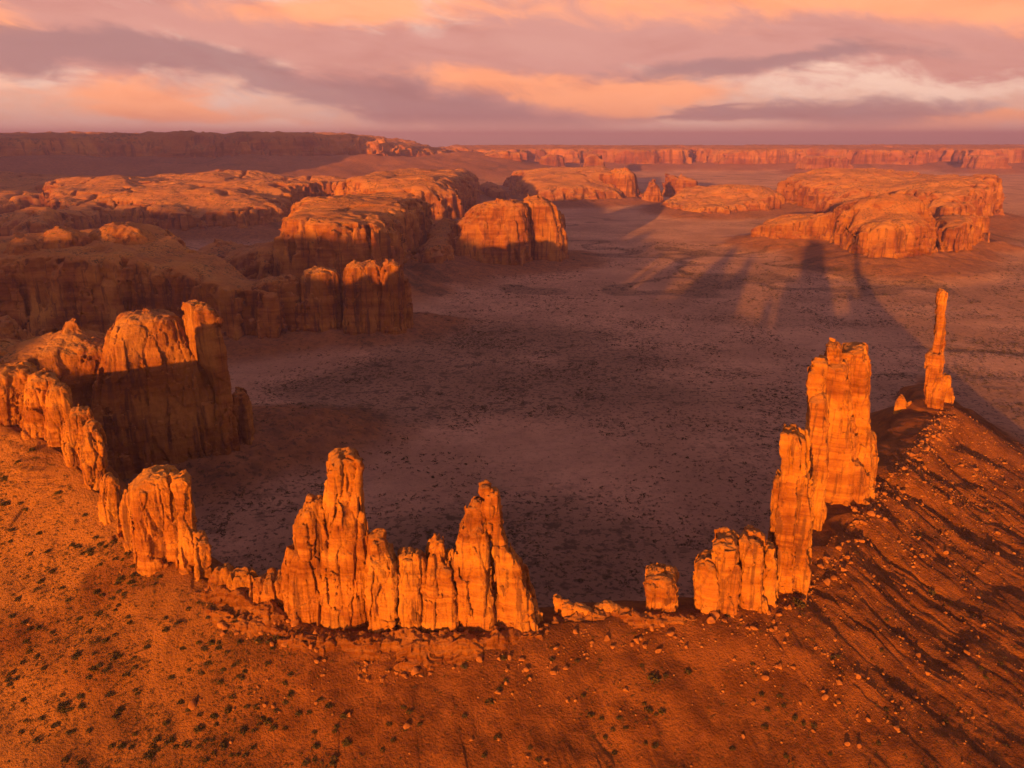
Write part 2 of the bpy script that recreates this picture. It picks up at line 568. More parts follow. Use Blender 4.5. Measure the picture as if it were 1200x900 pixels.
def ground(x, y, detail=True):
    """height of the land and its cover (scrub plus painted shade, red talus, fresh sand)"""
    x = np.asarray(x, float); y = np.asarray(y, float)
    r = np.hypot(x, y)
    z = 5.0 * (fbm(x * 0.0028, y * 0.0028, 0.5 + 0 * x, 4) - 0.5) * sstep(200, 900, r)
    z = z + 1.1 * (fbm(x * 0.03, y * 0.03, 1.5 + 0 * x, 3) - 0.5)
    z = z + 40 * (fbm(x * 0.0006, y * 0.0006, 4.5 + 0 * x, 3) - 0.5) * sstep(2300, 6000, y)
    # slow washes over the plain
    w = np.abs(vn(x * 0.0016 + 3, y * 0.0034 + 1, 7.5 + 0 * x) + 0.10 * vn(x * 0.012, y * 0.012, 2.0 + 0 * x) - 0.55)
    wash = (1 - sstep(0.0, 0.026, w)) * sstep(900, 1500, y)
    z = z - 1.5 * wash
    veg_shade = 0.35 + 0.65 * sstep(0.4, 0.6, fbm(x * 0.0035, y * 0.004, 9.0 + 0 * x, 3)) + 0.9 * wash
    # thick scrub of the bowl, also painting the shadow pool there into the cover
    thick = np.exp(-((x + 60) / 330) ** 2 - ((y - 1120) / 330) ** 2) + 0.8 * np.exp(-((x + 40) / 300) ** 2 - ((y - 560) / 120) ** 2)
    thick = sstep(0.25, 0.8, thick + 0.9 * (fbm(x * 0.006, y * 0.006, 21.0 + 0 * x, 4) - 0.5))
    veg_shade = np.clip(veg_shade * 0.75, 0, 1) * (1 - thick) + 1.0 * thick
    rocky = np.zeros_like(z); fresh = np.zeros_like(z)
    for poly, hh, ww in APRON:
        P = np.asarray(poly)
        m = (x > P[:, 0].min() - ww * 1.3) & (x < P[:, 0].max() + ww * 1.3) & (y > P[:, 1].min() - ww * 1.3) & (y < P[:, 1].max() + ww * 1.3)
        if not m.any():
            continue
        xm, ym = x[m], y[m]
        d = np.maximum(poly_dist(P, xm, ym), 0)
        d = d * (0.75 + 0.5 * fbm(xm * 2.2 / ww, ym * 2.2 / ww, 3.0 + 0 * xm, 3))
        t = np.clip(1 - d / ww, 0, 1)
        a = hh * t ** 1.6 * (1 + 0.35 * (fbm(xm * 6 / ww, ym * 6 / ww, 8.0 + 0 * xm, 3) - 0.5))
        z[m] = np.maximum(z[m], a + 0.25 * z[m])
        rocky[m] = np.maximum(rocky[m], 0.75 * sstep(0.1, 0.6, t))
    bl = blocker(x, y)
    z = np.maximum(z, bl)
    m = (r < 1500) | ((x < 0) & (r < 4000))
    m &= (y < 1700)
    xm, ym = x[m], y[m]
    d, s, h, side = crest_coords(xm, ym)
    rr = np.clip((xm - 150) / 160, 0, 1)
    ds = np.where(side < 0, d, -d) + (9 + 15 * rr) * (fbm(xm * 0.028, ym * 0.028, 31.0 + 0 * xm, 3) - 0.5) * 2 * np.exp(-(d / 90) ** 2)
    outer = ds > 0
    d = np.abs(ds)
    wob = fbm(xm * 0.02, ym * 0.02, 2.0 + 0 * xm, 4) - 0.5
    sw = s + 40 * (fbm(xm * 0.013, ym * 0.013, 6.0 + 0 * xm, 5, 0.55) - 0.5) * np.minimum(d / 40, 1)
    dr = np.sqrt(d * d + 260) - 16.1
    f_out = 0.33 * dr + 20 * (1 - np.exp(-dr / 42)) + 9 * wob * np.minimum(d / 40, 1)
    # gullies that run straight down the fall line
    rr = np.clip((xm - 150) / 160, 0, 1)
    g1 = np.abs(2 * vn(sw / 19, d / 210, 1.0 + 0 * d) - 1)
    g2 = np.abs(2 * vn(sw / 7.5, d / 90, 5.0 + 0 * d) - 1)
    g3 = fbm(sw / 4.0, d / 22, 4.0 + 0 * d, 3) - 0.5
    g4 = fbm(sw / 2.1, d / 40, 14.0 + 0 * d, 2) - 0.5
    amp = np.minimum(d / 45, 1)
    gm = 0.3 + 1.4 * sstep(0.3, 0.65, fbm(xm * 0.011, ym * 0.011, 15.0 + 0 * xm, 3))
    rough = fbm(xm * 0.09, ym * 0.09, 3.0 + 0 * xm, 4, 0.6) - 0.5
    f_out = f_out + amp * gm * ((1 - g1) ** 3 * (1.3 + 0.9 * rr) + (1 - g2) ** 2 * (0.4 + 0.4 * rr) + g3 * (0.8 + 0.7 * rr) + g4 * (0.4 + 0.5 * rr)) + rough * (2.6 + 1.6 * rr) * np.minimum(d / 20, 1)
    # low ledges where harder beds come out
    hb = h - f_out
    # the scree cone under the lone tower
    cone = 86 - 0.62 * np.hypot(xm - _e[0] - 8, ym - _e[1] - 14) + 2.0 * rough
    st = (np.floor(hb / 3.2 + 2.5 * wob) + sstep(0.5, 1.0, (hb / 3.2 + 2.5 * wob) % 1.0)) * 3.2 - 8.0 * wob
    led = 0.5 * sstep(0.5, 0.66, fbm(s * 0.03, d * 0.05, 2.0 + 0 * d, 3)) * (1 - sstep(15, 55, d))
    zo = hb * (1 - led) + st * led
    f_in = 1.6 * rough * np.minimum(d / 8, 1) + 0.08 * d + 1.75 * np.maximum(np.sqrt((d - 22) ** 2 + 25) + d - 22, 0) * 0.5 + 3.0 * (1 - g1) * amp + 3 * wob * amp
    zi = h - f_in
    zr = np.where(outer, zo, zi)
    k = 7.0
    zr = np.maximum(zr, np.minimum(cone, 74 + 1.5 * rough))
    z0 = z[m]
    hmix = np.clip(0.5 + 0.5 * (zr - z0) / k, 0, 1)
    z[m] = z0 * (1 - hmix) + zr * hmix + k * hmix * (1 - hmix)
    rocky[m] = np.maximum(rocky[m], hmix)
    lf = 1 - sstep(-250, -90, xm)
    fresh[m] = hmix * np.clip(1.0 * lf * sstep(0.22, 0.55, fbm(xm * 0.02, ym * 0.02, 12.0 + 0 * xm, 3)), 0, 1) * outer
    veg_shade[m] = veg_shade[m] * (1 - 0.45 * hmix)
    return z, np.clip(veg_shade, 0, 1), np.clip(rocky, 0, 1), np.clip(fresh, 0, 1)


# ----------------------------------------------------------------- rock builders
def blocks(x, y, z):
    """jointed blocks: a random value per cell and the distance to the crack between cells"""
    bx = np.floor(x - 0.5); by = np.floor(y - 0.5); bz = np.floor(z - 0.5)
    f1 = np.full(x.shape, 9.0, np.float32); f2 = f1.copy(); val = np.zeros(x.shape, np.float32); tilt = val.copy()
    for i in (0, 1):
        for j in (0, 1):
            for k in (0, 1):
                cx = bx + i; cy = by + j; cz = bz + k
                a = cx.astype(np.int32) & 63; b = cy.astype(np.int32) & 63; c = cz.astype(np.int32) & 63
                r1 = _T[a, b, c] - 0.5; r2 = _T[b, c, a] - 0.5; r3 = _T[c, a, b] - 0.5
                px = x - cx - 0.5 + 0.7 * r1; py_ = y - cy - 0.5 + 0.7 * r2; pz_ = z - cz - 0.5 + 0.7 * r3
                d = px ** 2 + py_ ** 2 + pz_ ** 2
                d = np.sqrt(d).astype(np.float32)
                m = d < f1
                f2 = np.where(m, f1, np.minimum(f2, d))
                val = np.where(m, _T[a, c, b], val)
                tilt = np.where(m, 2 * (r2 * px + r3 * py_ + 0.6 * r1 * pz_), tilt)
                f1 = np.where(m, d, f1)
    return val, f2 - f1, tilt


def rock_noise(X, Y, Z, S, A, strata=1.0, seed=0.0, flute=1.0):
    """outward displacement of a jointed, bedded wall; S = metres per feature, A = metres of relief"""
    x = np.asarray(X + seed * 37.7, np.float32); y = np.asarray(Y + seed * 91.3, np.float32); z = np.asarray(Z + seed * 3.3, np.float32)
    w1 = vn(x / (1.6 * S), y / (1.6 * S), z / (2.0 * S)) - 0.5
    w2 = vn(x / (0.5 * S) + 9, y / (0.5 * S), z / (0.7 * S)) - 0.5
    x = x + S * (0.34 * w1 + 0.07 * w2); y = y - S * (0.34 * w1 - 0.07 * w2)
    broad = fbm(x / (2.2 * S), y / (2.2 * S), z / (4.5 * S), 2) - 0.5
    n1 = np.abs(2 * vn(x / (1.3 * S), y / (1.3 * S), z / (11 * S)) - 1)
    n2 = np.abs(2 * vn(x / (0.5 * S) + 4, y / (0.5 * S), z / (5 * S)) - 1)
    joint = -(1 - sstep(0.0, 0.11, n1)) * 1.15 - (1 - sstep(0.0, 0.15, n2)) * 0.35
    b1, e1, t1 = blocks(x / (0.95 * S), y / (0.95 * S), z / (3.0 * S))
    zz = z + 0.25 * S * w2
    b2, e2, t2 = blocks(x / (0.42 * S) + 7, y / (0.42 * S), zz / (0.55 * S))
    blk = 1.3 * (b1 - 0.5) + 2.0 * t1 - 0.6 * (1 - sstep(0.0, 0.12, e1)) + 0.42 * (b2 - 0.5) + 0.7 * t2 - 0.25 * (1 - sstep(0.0, 0.14, e2))
    bz = z / (0.34 * S) + 1.6 * vn(x / (2 * S), y / (2 * S), z / (3 * S))
    msk = sstep(0.35, 0.65, vn(x / (1.2 * S) + 3, y / (1.2 * S), z / (1.0 * S)))
    bed = (vn(bz, x / (2.5 * S), y / (2.5 * S)) - 0.5) * msk
    bedj = -(1 - sstep(0.0, 0.14, np.abs(2 * vn(bz * 0.45 + 9, x / (5 * S), y / (5 * S)) - 1))) * msk
    fine = fbm(x / (0.24 * S), y / (0.24 * S), z / (0.22 * S), 3, 0.6) - 0.5
    return A * (0.8 * broad + flute * joint + blk + strata * (0.5 * bed + 0.5 * bedj) + 0.28 * fine)


def emit(field, u0, u1, v0, v1, z0, z1, res, org, tx, ny_, name, mat, noise, amp, parent=None, loc=None):
    """march a field given in the local frame (u right, v away, z up) and link the mesh"""
    nu = int((u1 - u0) / res) + 2; nv = int((v1 - v0) / res) + 2; nz = int((z1 - z0) / res) + 2
    U = (u0 + np.arange(nu) * res).astype(np.float32)[:, None, None]
    V = (v0 + np.arange(nv) * res).astype(np.float32)[None, :, None]
    Z = (z0 + np.arange(nz) * res).astype(np.float32)[None, None, :]
    Fv = np.array(np.broadcast_to(field(U, V, Z), (nu, nv, nz)), np.float32)
    band = np.abs(Fv) < amp * 2.2 + 2 * res
    i, j, k = np.nonzero(band)
    uu = U[i, 0, 0]; vv = V[0, j, 0]; zz = Z[0, 0, k]
    X = org[0] + uu * tx[0] + vv * ny_[0]
    Y = org[1] + uu * tx[1] + vv * ny_[1]
    Fv[i, j, k] -= noise(X, Y, zz)
    P, Q = surface(Fv)
    P, Q = keep_main(P, Q)
    uu = u0 + P[:, 0] * res; vv = v0 + P[:, 1] * res; zz = z0 + P[:, 2] * res
    W = np.stack([org[0] + uu * tx[0] + vv * ny_[0], org[1] + uu * tx[1] + vv * ny_[1], zz], 1)
    base = np.array(loc if loc is not None else (org[0], org[1], z0))
    me = mesh_from(name, W - base, Q, mat, smooth=mat is not M_NEAR)
    o = link(name, me, parent)
    if parent is None:
        o.location = base
    return o


def column(name, rows, foot, thick, res, S, A, mat, parent=None, loc=None, rr=0.55, strata=1.0, flute=1.0, seed=0.0,
           cracks=(), sink=12.0, lean=0.0, turn=0.0, back=0.5, zrow=None, bottom=None):
    """a standing rock. rows = outline (y, left x, right x) as seen from the viewpoint, foot = (x, y, ground z) of its front foot,
    thick = metres front to back"""
    f = at_z(*foot)
    n = f[:2] / np.linalg.norm(f[:2])
    c = f[:2] + n * thick * back
    if turn:
        ct, st = math.cos(turn), math.sin(turn)
        n2 = np.array([n[0] * ct - n[1] * st, n[0] * st + n[1] * ct])
    else:
        n2 = n
    t = np.array([n2[1], -n2[0]])
    zs, uL, uR = [], [], []

    def on_plane(x, y):
        r = np.array(ray(x, y))
        k = np.dot(c, n2) / np.dot(r[:2], n2)
        p = r * k
        return np.dot(p[:2] - c, t), CAM_Z + p[2]

    for (y, xl, xr) in rows:
        a, za = on_plane(xl, y); b, zb = on_plane(xr, y)
        zs.append(0.5 * (za + zb)); uL.append(a); uR.append(b)
    o = np.argsort(zs)
    zs = np.array(zs)[o]; uL = np.array(uL)[o]; uR = np.array(uR)[o]
    ztop = zs[-1]
    zbot = (foot[2] if bottom is None else zs[0] if bottom == 'rows' else bottom) - sink
    wmax = max((uR - uL) * 0.5)
    T = thick * 0.5

    def field(U, V, Z):
        zc = np.clip(Z, zs[0], zs[-1])
        l = np.interp(zc, zs, uL).astype(np.float32); r_ = np.interp(zc, zs, uR).astype(np.float32)
        w = 0.5 * (r_ - l); uc = 0.5 * (l + r_)
        th = T * np.clip(w / wmax, 0.05, 1) ** 0.6
        vc = lean * (Z - foot[2])
        rad_ = rr * np.minimum(w, th)
        du = np.abs(U - uc) - (w - rad_)
        dv = np.abs(V - vc) - (th - rad_)
        d = np.sqrt(np.maximum(du, 0) ** 2 + np.maximum(dv, 0) ** 2) + np.minimum(np.maximum(du, dv), 0) - rad_
        d = np.maximum(d, (Z - ztop) + 0 * d)
        if bottom == 'rows':
            d = np.maximum(d, (zbot + 0.3 - Z) + 0 * d)
        for (x1, y1, x2, y2, wd, dp) in cracks:
            ua, za = on_plane(x1, y1); ub, zb = on_plane(x2, y2)
            uc2 = ua + (ub - ua) * np.clip((Z - za) / (zb - za + 1e-6), -0.05, 1.05)
            zin = sstep(min(za, zb) - 2 * wd, min(za, zb), Z) * (1 - sstep(max(za, zb), max(za, zb) + 2 * wd, Z))
            d = d + dp * np.exp(-((U - uc2 + 0.8 * wd * np.sin(Z / (5 * wd))) / wd) ** 2) * zin
        return d

    mg = A * 2 + 2 * res
    return emit(field, uL.min() - mg, uR.max() + mg, -T - mg - abs(lean) * (ztop - zbot), T + mg + abs(lean) * (ztop - zbot), zbot - (mg if bottom == 'rows' else 0), ztop + mg, res,
                c, t, n2, name, mat, lambda X, Y, Z: rock_noise(X, Y, Z, S, A, strata, seed, flute), A * 1.6, parent, loc)


def group_rock(name, label, cat, foot, group=None):
    f = at_z(*foot)
    e = bpy.data.objects.new(name, None)
    COL.objects.link(e)
    e.location = f
    e.empty_display_size = 5
    tag(e, label, cat, group)
    return e, f


def crop(rows, x0, y0, k):
    return [(y0 + r[0] * k, x0 + r[1] * k, x0 + r[2] * k) for r in rows]


def rock_thing(name, label, cat, parts, foot=None, group=None):
    """parts: list of (part name, dict for column()). One part: a single mesh."""
    if len(parts) == 1:
        o = column(name, **parts[0][1])
        tag(o, label, cat, group)
        return o
    e, f = group_rock(name, label, cat, foot or parts[0][1]['foot'], group)
    for pn, kw in parts:
        column(pn, parent=e, loc=f, **kw)
    return e


def mesa(name, label, foot, tops, res, S, A, mat, base=-10.0, round_r=25.0, slope=0.12, strata=1.0, seed=0.0, knob=0.0, sharp=1.6, apron=None, cat='mesa', flute=1.0, sub=None):
    """a flat or domed mesa. foot = plan polygon in metres, tops = (x, y, z) heights it passes through"""
    P = np.array([p[:2] for p in foot], float)
    tp = np.array(tops, float)
    c = P.mean(0)
    zmax = tp[:, 2].max() + 1.5 * A + knob

    def top(X, Y):
        w = 0; zt = 0
        for q in tp:
            k = 1.0 / ((X - q[0]) ** 2 + (Y - q[1]) ** 2 + (1.3 * S) ** 2) ** sharp
            w = w + k; zt = zt + k * q[2]
        zt = zt / w
        if knob:
            n = fbm(X / (3.0 * S) + seed, Y / (3.0 * S), 5.0 + 0 * X, 3, 0.36) - 0.5
            cl = np.abs(2 * vn(X / (2.6 * S) + seed, Y / (2.6 * S), 11.0 + 0 * X) - 1) + 0.12 * vn(X / (0.5 * S), Y / (0.5 * S), 1.0 + 0 * X)
            zt = zt - (0.95 * knob + 0.14 * S) * (1 - sstep(0.04, 0.17, cl))
            st = 0.14 * S
            zt = zt + knob * 2.6 * n + knob * 2.0 * (fbm(X / (7.0 * S) + seed, Y / (4.0 * S), 15.0 + 0 * X, 2) - 0.5)
            zt = 0.4 * zt + 0.6 * (np.floor(zt / st) + sstep(0.3, 0.8, zt / st % 1)) * st
        return zt

    def field(U, V, Z):
        X = c[0] + U; Y = c[1] + V
        d2 = poly_dist(P, X + 0 * Y, Y + 0 * X).astype(np.float32)
        # big bays and buttresses
        d2 = d2 + 1.7 * A * (fbm(X / (4 * S) + seed, Y / (4 * S), 1.0 + 0 * X + 0 * Y, 3) - 0.5) * 2
        zt = top(X + 0 * Y, Y + 0 * X).astype(np.float32)
        a = d2 + slope * np.maximum(Z - base, 0)
        b = (Z - zt) * 0.85
        k = round_r
        h = np.maximum(k - np.abs(a - b), 0) / k
        return np.maximum(a, b) + h * h * k * 0.25

    def wallnoise(X, Y, Z):
        # full relief on the walls, weathered smooth over the top
        w = 0.1 + 0.9 * sstep(0.0, 1.0, (top(X, Y) - Z) / (0.5 * round_r + 6)) * sstep(-1.0, -0.15, poly_dist(P, X, Y) / (round_r * 2.0 + 3 * A))
        return rock_noise(X, Y, Z, S, A, strata, seed, flute) * w

    mg = 3 * A + 2 * res
    u0, v0 = P.min(0) - c - mg; u1, v1 = P.max(0) - c + mg
    o = emit(field, u0, u1, v0, v1, base - 8, zmax + mg, res, c, np.array([1.0, 0.0]), np.array([0.0, 1.0]), name, mat,
             wallnoise, A * 1.6)
    tag(o, label, cat)
    if apron:
        APRON.append((P, apron[0], apron[1]))
    return o


def pz(x, y, z=0.0):
    return tuple(at_z(x, y, z))


def py(x, y, Y):
    return tuple(at_y(x, y, Y))

# ----------------------------------------------------------------- far country: mesas, buttes, escarpments
def front(pts, z=0.0):
    return [pz(x, y, z) for x, y in pts]


# long escarpment on the right horizon
Yc = 9600.0


def far_edge(pts, Y):
    return [((x - 600) / F_PX * 1.0 * (Y + dy), Y + dy) for x, dy in pts]


esc = far_edge([(520, -500), (560, 300), (590, -200), (640, 500), (665, 100), (700, 350), (740, -350), (790, 150), (806, 900)], Yc)
mesa('escarpment', 'pink escarpment at the foot of the sky, just right of the long hazy plateau', esc + [(esc[-1][0] + 400, 13500), (esc[0][0] - 300, 13500)],
     [(-400, 9800, 225), (900, 9800, 240), (2000, 9700, 235), (600, 13000, 265), (1800, 13000, 262)], 34, 130, 60, M_VFAR, round_r=30, slope=0.35, apron=(70, 700), seed=1)
esc = far_edge([(812, 500), (850, -300), (905, -100), (935, 500), (960, 200), (1000, -300), (1060, -250), (1078, 700)], Yc)
mesa('escarpment', 'pink escarpment on the horizon with a long bright middle wall, behind the broad orange mesa', esc + [(esc[-1][0] + 100, 13500), (esc[0][0] + 100, 13500)],
     [(2600, 9700, 232), (3700, 9700, 240), (4600, 9700, 228), (3000, 13000, 262), (4800, 13000, 266)], 34, 130, 60, M_VFAR, round_r=30, slope=0.3, apron=(70, 700), seed=2)
esc = far_edge([(1090, 400), (1120, -400), (1150, -100), (1180, 350), (1215, -500), (1300, -300), (1420, 0)], Yc)
mesa('escarpment', 'pink escarpment on the horizon at the far right end of the valley', esc + [(esc[-1][0] + 100, 13500), (esc[0][0] + 100, 13500)],
     [(5300, 9700, 236), (6300, 9700, 245), (7600, 9700, 245), (5600, 13000, 270), (7800, 13000, 270)], 40, 130, 60, M_VFAR, round_r=30, slope=0.3, apron=(70, 700), seed=3)

# long hazy plateau on the left horizon
pl = [(-5600, 5200), (-4300, 5600), (-3500, 5500), (-2900, 6100), (-2500, 6200), (-2000, 6000), (-1500, 6500), (-1150, 6700), (-760, 7100), (-420, 7600), (-300, 8400), (-1500, 9500), (-6500, 9500)]
mesa('plateau', 'long dusky plateau with a wooded top across the left horizon', pl,
     [(-4300, 5900, 345), (-3500, 6100, 360), (-2900, 6500, 385), (-2000, 6500, 385), (-1500, 6900, 405), (-1150, 7050, 372), (-900, 7250, 318), (-700, 7400, 262), (-480, 7800, 215), (-4500, 8500, 400), (-2000, 8800, 400)], 28, 100, 85, M_VFAR,
     round_r=70, slope=0.75, knob=18, apron=(210, 2000), seed=4)
mesa('plateau', 'low rose coloured plateau in the haze behind the escarpments', [(-800, 9800), (-600, 10500), (300, 10800), (400, 13500), (-1400, 13500)],
     [(-600, 10500, 190), (0, 11000, 200), (-200, 13000, 230)], 45, 130, 60, M_VFAR, round_r=60, slope=0.6, apron=(60, 600), seed=5)

for i_, (xa, xb, yt, yb, Y_, lab) in enumerate([
        (486, 560, 171, 186, 8600, 'long low mesa in the haze below the end of the hazy plateau'),
        (560, 618, 177, 195, 7600, 'rose-tinted far butte in the haze left of centre, in front of the escarpment'),
        (628, 668, 180, 194, 8000, 'smallest of the hazy far buttes in front of the escarpment'),
        (676, 712, 180, 197, 7200, 'square far butte in the haze just above the dark-sided butte'),
        (930, 990, 182, 197, 8200, 'thin low butte in the haze above the cone of orange rock'),
        (1120, 1165, 181, 194, 8400, 'thin low butte in the haze above the right end of the broad mesa')]):
    xw = (xb - xa) / F_PX * Y_
    X0 = (xa - 600) / F_PX * Y_
    mesa('butte', lab, [(X0, Y_), (X0 + 0.2 * xw, Y_ - 60), (X0 + 0.6 * xw, Y_ - 40), (X0 + xw, Y_ + 30), (X0 + 0.95 * xw, Y_ + 420), (X0 + 0.1 * xw, Y_ + 420)],
         [py(xa + 0.2 * (xb - xa), yt + 3, Y_), py(xa + 0.5 * (xb - xa), yt, Y_), py(xa + 0.8 * (xb - xa), yt + 2, Y_)], 18, 80, 32, M_FAR, round_r=22, slope=0.3, knob=6, apron=(50, 330), cat='butte', seed=60 + i_)

# slender spires and a dome standing in the middle distance
rock_thing('rock_spire', 'thin dark spire beside the broad ones below the hazy plateau', 'rock spire', [('rock_spire', dict(rows=crop([(148, 203, 209), (165, 201, 214), (190, 200, 224), (212, 200, 232)], 300, 140, 1 / 3), foot=(370, 210, 20), thick=60, res=6, S=35, A=9, mat=M_FAR))])
rock_thing('rock_spire', 'broad twin-topped spire next to the thin spire below the hazy plateau', 'rock spire', [('rock_spire', dict(rows=crop([(142, 258, 272), (152, 236, 276), (175, 232, 284), (212, 230, 292)], 300, 140, 1 / 3), foot=(387, 211, 20), thick=110, res=6, S=40, A=11, mat=M_FAR))])
rock_thing('rock_dome', 'rounded pink rock dome right of the distant spires', 'rock dome', [('rock_dome', dict(rows=crop([(136, 305, 330), (145, 300, 352), (165, 302, 374), (190, 310, 388), (205, 312, 390)], 300, 140, 1 / 3), foot=(417, 208, 20), thick=220, res=8, S=60, A=12, mat=M_FAR, rr=0.9))])

# slickrock country on the left
U = front([(70, 272), (130, 267), (165, 271), (200, 276), (250, 273), (290, 275), (330, 268), (348, 256)], 10)
mesa('mesa', 'broad slickrock mesa with lit domes on top and a long dark streaked wall', U + [(-560, 4300, 0), (-1500, 4500, 0), (-2200, 3700, 0)],
     [py(140, 238, 2950), py(180, 240, 2900), py(225, 243, 2950), py(290, 245, 2950), py(330, 238, 3050), py(195, 217, 3300), py(240, 215, 3300), py(300, 211, 3500), py(160, 208, 3900), py(250, 204, 4000), py(320, 218, 3700)],
     8, 55, 22, M_FAR, round_r=45, slope=0.12, knob=19, apron=(35, 260), seed=6)
V1 = front([(-90, 292), (5, 288), (20, 292), (50, 296), (80, 287), (108, 279), (124, 270)], 10)
mesa('mesa', 'peaked red mesa at the left edge with a sunlit crest and dark buttresses', V1 + [(-1050, 2950, 0), (-1900, 3100, 0)],
     [py(8, 262, 2450), py(43, 235, 2550), py(65, 248, 2600), py(100, 252, 2650), py(0, 250, 2800), py(-40, 255, 2500)], 8, 45, 20, M_FAR, round_r=40, slope=0.22, knob=10, apron=(30, 200), seed=7)
W1 = front([(-60, 262), (40, 256), (90, 252), (150, 244)], 20)
mesa('mesa', 'low sunlit slickrock bench behind the peaked red mesa at the left edge', W1 + [(-1750, 4700, 0), (-3300, 4600, 0)],
     [py(10, 222, 3500), py(60, 228, 3500), py(110, 226, 3700), py(70, 212, 4200), py(0, 205, 4300), py(140, 222, 3900)], 11, 60, 22, M_FAR, round_r=70, slope=0.4, knob=16, apron=(40, 300), seed=8)
Lm = front([(404, 262), (430, 266), (470, 268), (510, 266), (545, 262), (556, 250)], 10)
mesa('mesa', 'round-shouldered orange mesa standing behind the dome-topped butte', Lm + [(-180, 4300, 0), (-560, 4500, 0), (-800, 3500, 0)],
     [py(400, 224, 3020), py(430, 222, 3000), py(480, 222, 3000), py(520, 224, 3000), py(548, 236, 3020), py(445, 206, 3300), py(490, 206, 3300), py(470, 199, 3900), py(510, 204, 3800)],
     8, 55, 18, M_FAR, round_r=70, slope=0.18, knob=9, apron=(30, 220), seed=9)
L2 = front([(520, 246), (545, 247), (558, 246), (568, 236)], 10)
mesa('butte', 'small shaded butte with a pink cap, between two orange mesas far off', L2 + [(-180, 4800, 0), (-420, 4800, 0)],
     [py(535, 196, 4300), py(548, 204, 4200), py(560, 212, 4200), py(525, 206, 4200)], 9, 50, 16, M_FAR, round_r=40, slope=0.35, knob=8, apron=(40, 260), cat='butte', seed=10)
N1 = front([(598, 236), (640, 241), (680, 240), (715, 238), (742, 236)], 10)
mesa('mesa', 'low pink slickrock mesa lit along its top, far behind the split-topped sunlit butte', N1 + [(760, 5600, 0), (-40, 5600, 0)],
     [py(600, 224, 4350), py(630, 214, 4500), py(665, 202, 4700), py(700, 202, 4700), py(728, 210, 4600), py(742, 222, 4500), py(690, 197, 5200)], 12, 65, 22, M_FAR, round_r=80, slope=0.5, knob=12, apron=(30, 220), seed=11)
rock_thing('rock_outcrop', 'little block of rock lit orange between two far mesas', 'rock', [('rock_outcrop', dict(rows=crop([(243, 815, 850), (250, 808, 875), (275, 806, 886), (292, 806, 890)], 300, 140, 1 / 3), foot=(580, 237, 10), thick=120, res=7, S=40, A=10, mat=M_FAR))])
rock_thing('butte', 'dark-sided butte in the far middle with a flat pink top', 'butte', [('butte', dict(rows=[(199, 715, 735), (203, 705, 742), (212, 702, 745), (225, 700, 748), (238, 698, 752)], foot=(722, 237, 0), thick=420, res=10, S=60, A=16, mat=M_FAR))])
rock_thing('butte', 'cone-shaped small butte right of the dark-sided far butte', 'butte', [('butte', dict(rows=[(212, 763, 767), (220, 759, 772), (228, 756, 776), (240, 753, 778)], foot=(766, 239, 0), thick=120, res=7, S=40, A=11, mat=M_FAR))])
rock_thing('butte', 'flat-topped small butte next to the cone-shaped one', 'butte', [('butte', dict(rows=[(206, 782, 800), (211, 780, 816), (222, 779, 818), (232, 778, 820)], foot=(798, 231, 0), thick=180, res=8, S=45, A=12, mat=M_FAR))])
O1 = front([(789, 250), (815, 254), (850, 254), (885, 252), (918, 250), (921, 244)], 5)
mesa('mesa', 'low knobbly orange outcrop on the open plain, left of the broad orange mesa', O1 + [(1330, 4250, 0), (900, 4350, 0), (740, 3900, 0)],
     [py(795, 242, 3750), py(830, 232, 3800), py(866, 218, 4000), py(890, 220, 4000), py(912, 228, 3950), py(840, 240, 3750)], 8, 45, 20, M_FAR, round_r=35, slope=0.3, knob=10, apron=(22, 180), seed=12)

# broad orange mesa on the right
PB = front([(1000, 262), (1040, 268), (1080, 275), (1120, 285), (1150, 270), (1174, 254)], 10)
mesa('mesa', 'broad orange mesa on the right with a stepped slickrock top and a sheer right-hand cliff', PB + [(2230, 4600, 0), (1900, 5000, 0), (1350, 4100, 0)],
     [py(1010, 244, 3200), py(1050, 226, 3000), py(1100, 236, 2700), py(1150, 215, 3100), py(1172, 205, 3500), py(1100, 213, 3300), py(1060, 212, 3700), py(1085, 201, 4300), py(1150, 201, 4300), py(1135, 246, 2650)],
     8, 50, 22, M_FAR, round_r=40, slope=0.14, knob=17, apron=(30, 200), seed=13)
PA = front([(988, 300), (1005, 306), (1040, 309), (1075, 307), (1100, 300)], 22)
mesa('butte', 'glowing domed butte in front of the broad orange mesa', PA + [(1330, 2520, 0), (1010, 2520, 0)],
     [py(992, 262, 2230), py(1010, 257, 2230), py(1049, 251, 2220), py(1080, 256, 2230), py(1098, 268, 2230), py(1028, 230, 2320), py(1049, 222, 2340), py(1068, 229, 2330), py(1050, 240, 2460), py(1090, 250, 2450)], 5, 34, 13, M_MID, round_r=60, slope=0.12, knob=5, apron=(34, 230), cat='butte', seed=14)
PC = front([(1101, 302), (1120, 303), (1134, 300), (1138, 290)], 14)
mesa('butte', 'low square butte at the right foot of the glowing domed butte', PC + [(1560, 2480, 0), (1330, 2500, 0)],
     [py(1100, 266, 2260), py(1118, 258, 2300), py(1134, 258, 2300), py(1120, 254, 2420)], 5, 32, 11, M_MID, round_r=18, slope=0.1, apron=(24, 130), cat='butte', seed=15)
PD = front([(884, 281), (905, 285), (940, 287), (965, 288), (988, 292)], 18)
mesa('rock_ridge', 'ragged low rock ridge running left from the glowing domed butte', PD + [(1080, 2620, 0), (860, 2700, 0)],
     [py(886, 272, 2560), py(905, 265, 2540), py(930, 256, 2540), py(950, 254, 2540), py(965, 247, 2500), py(985, 249, 2450)], 5, 34, 15, M_MID, round_r=20, slope=0.18, knob=9, apron=(30, 170), cat='rock ridge', seed=16)
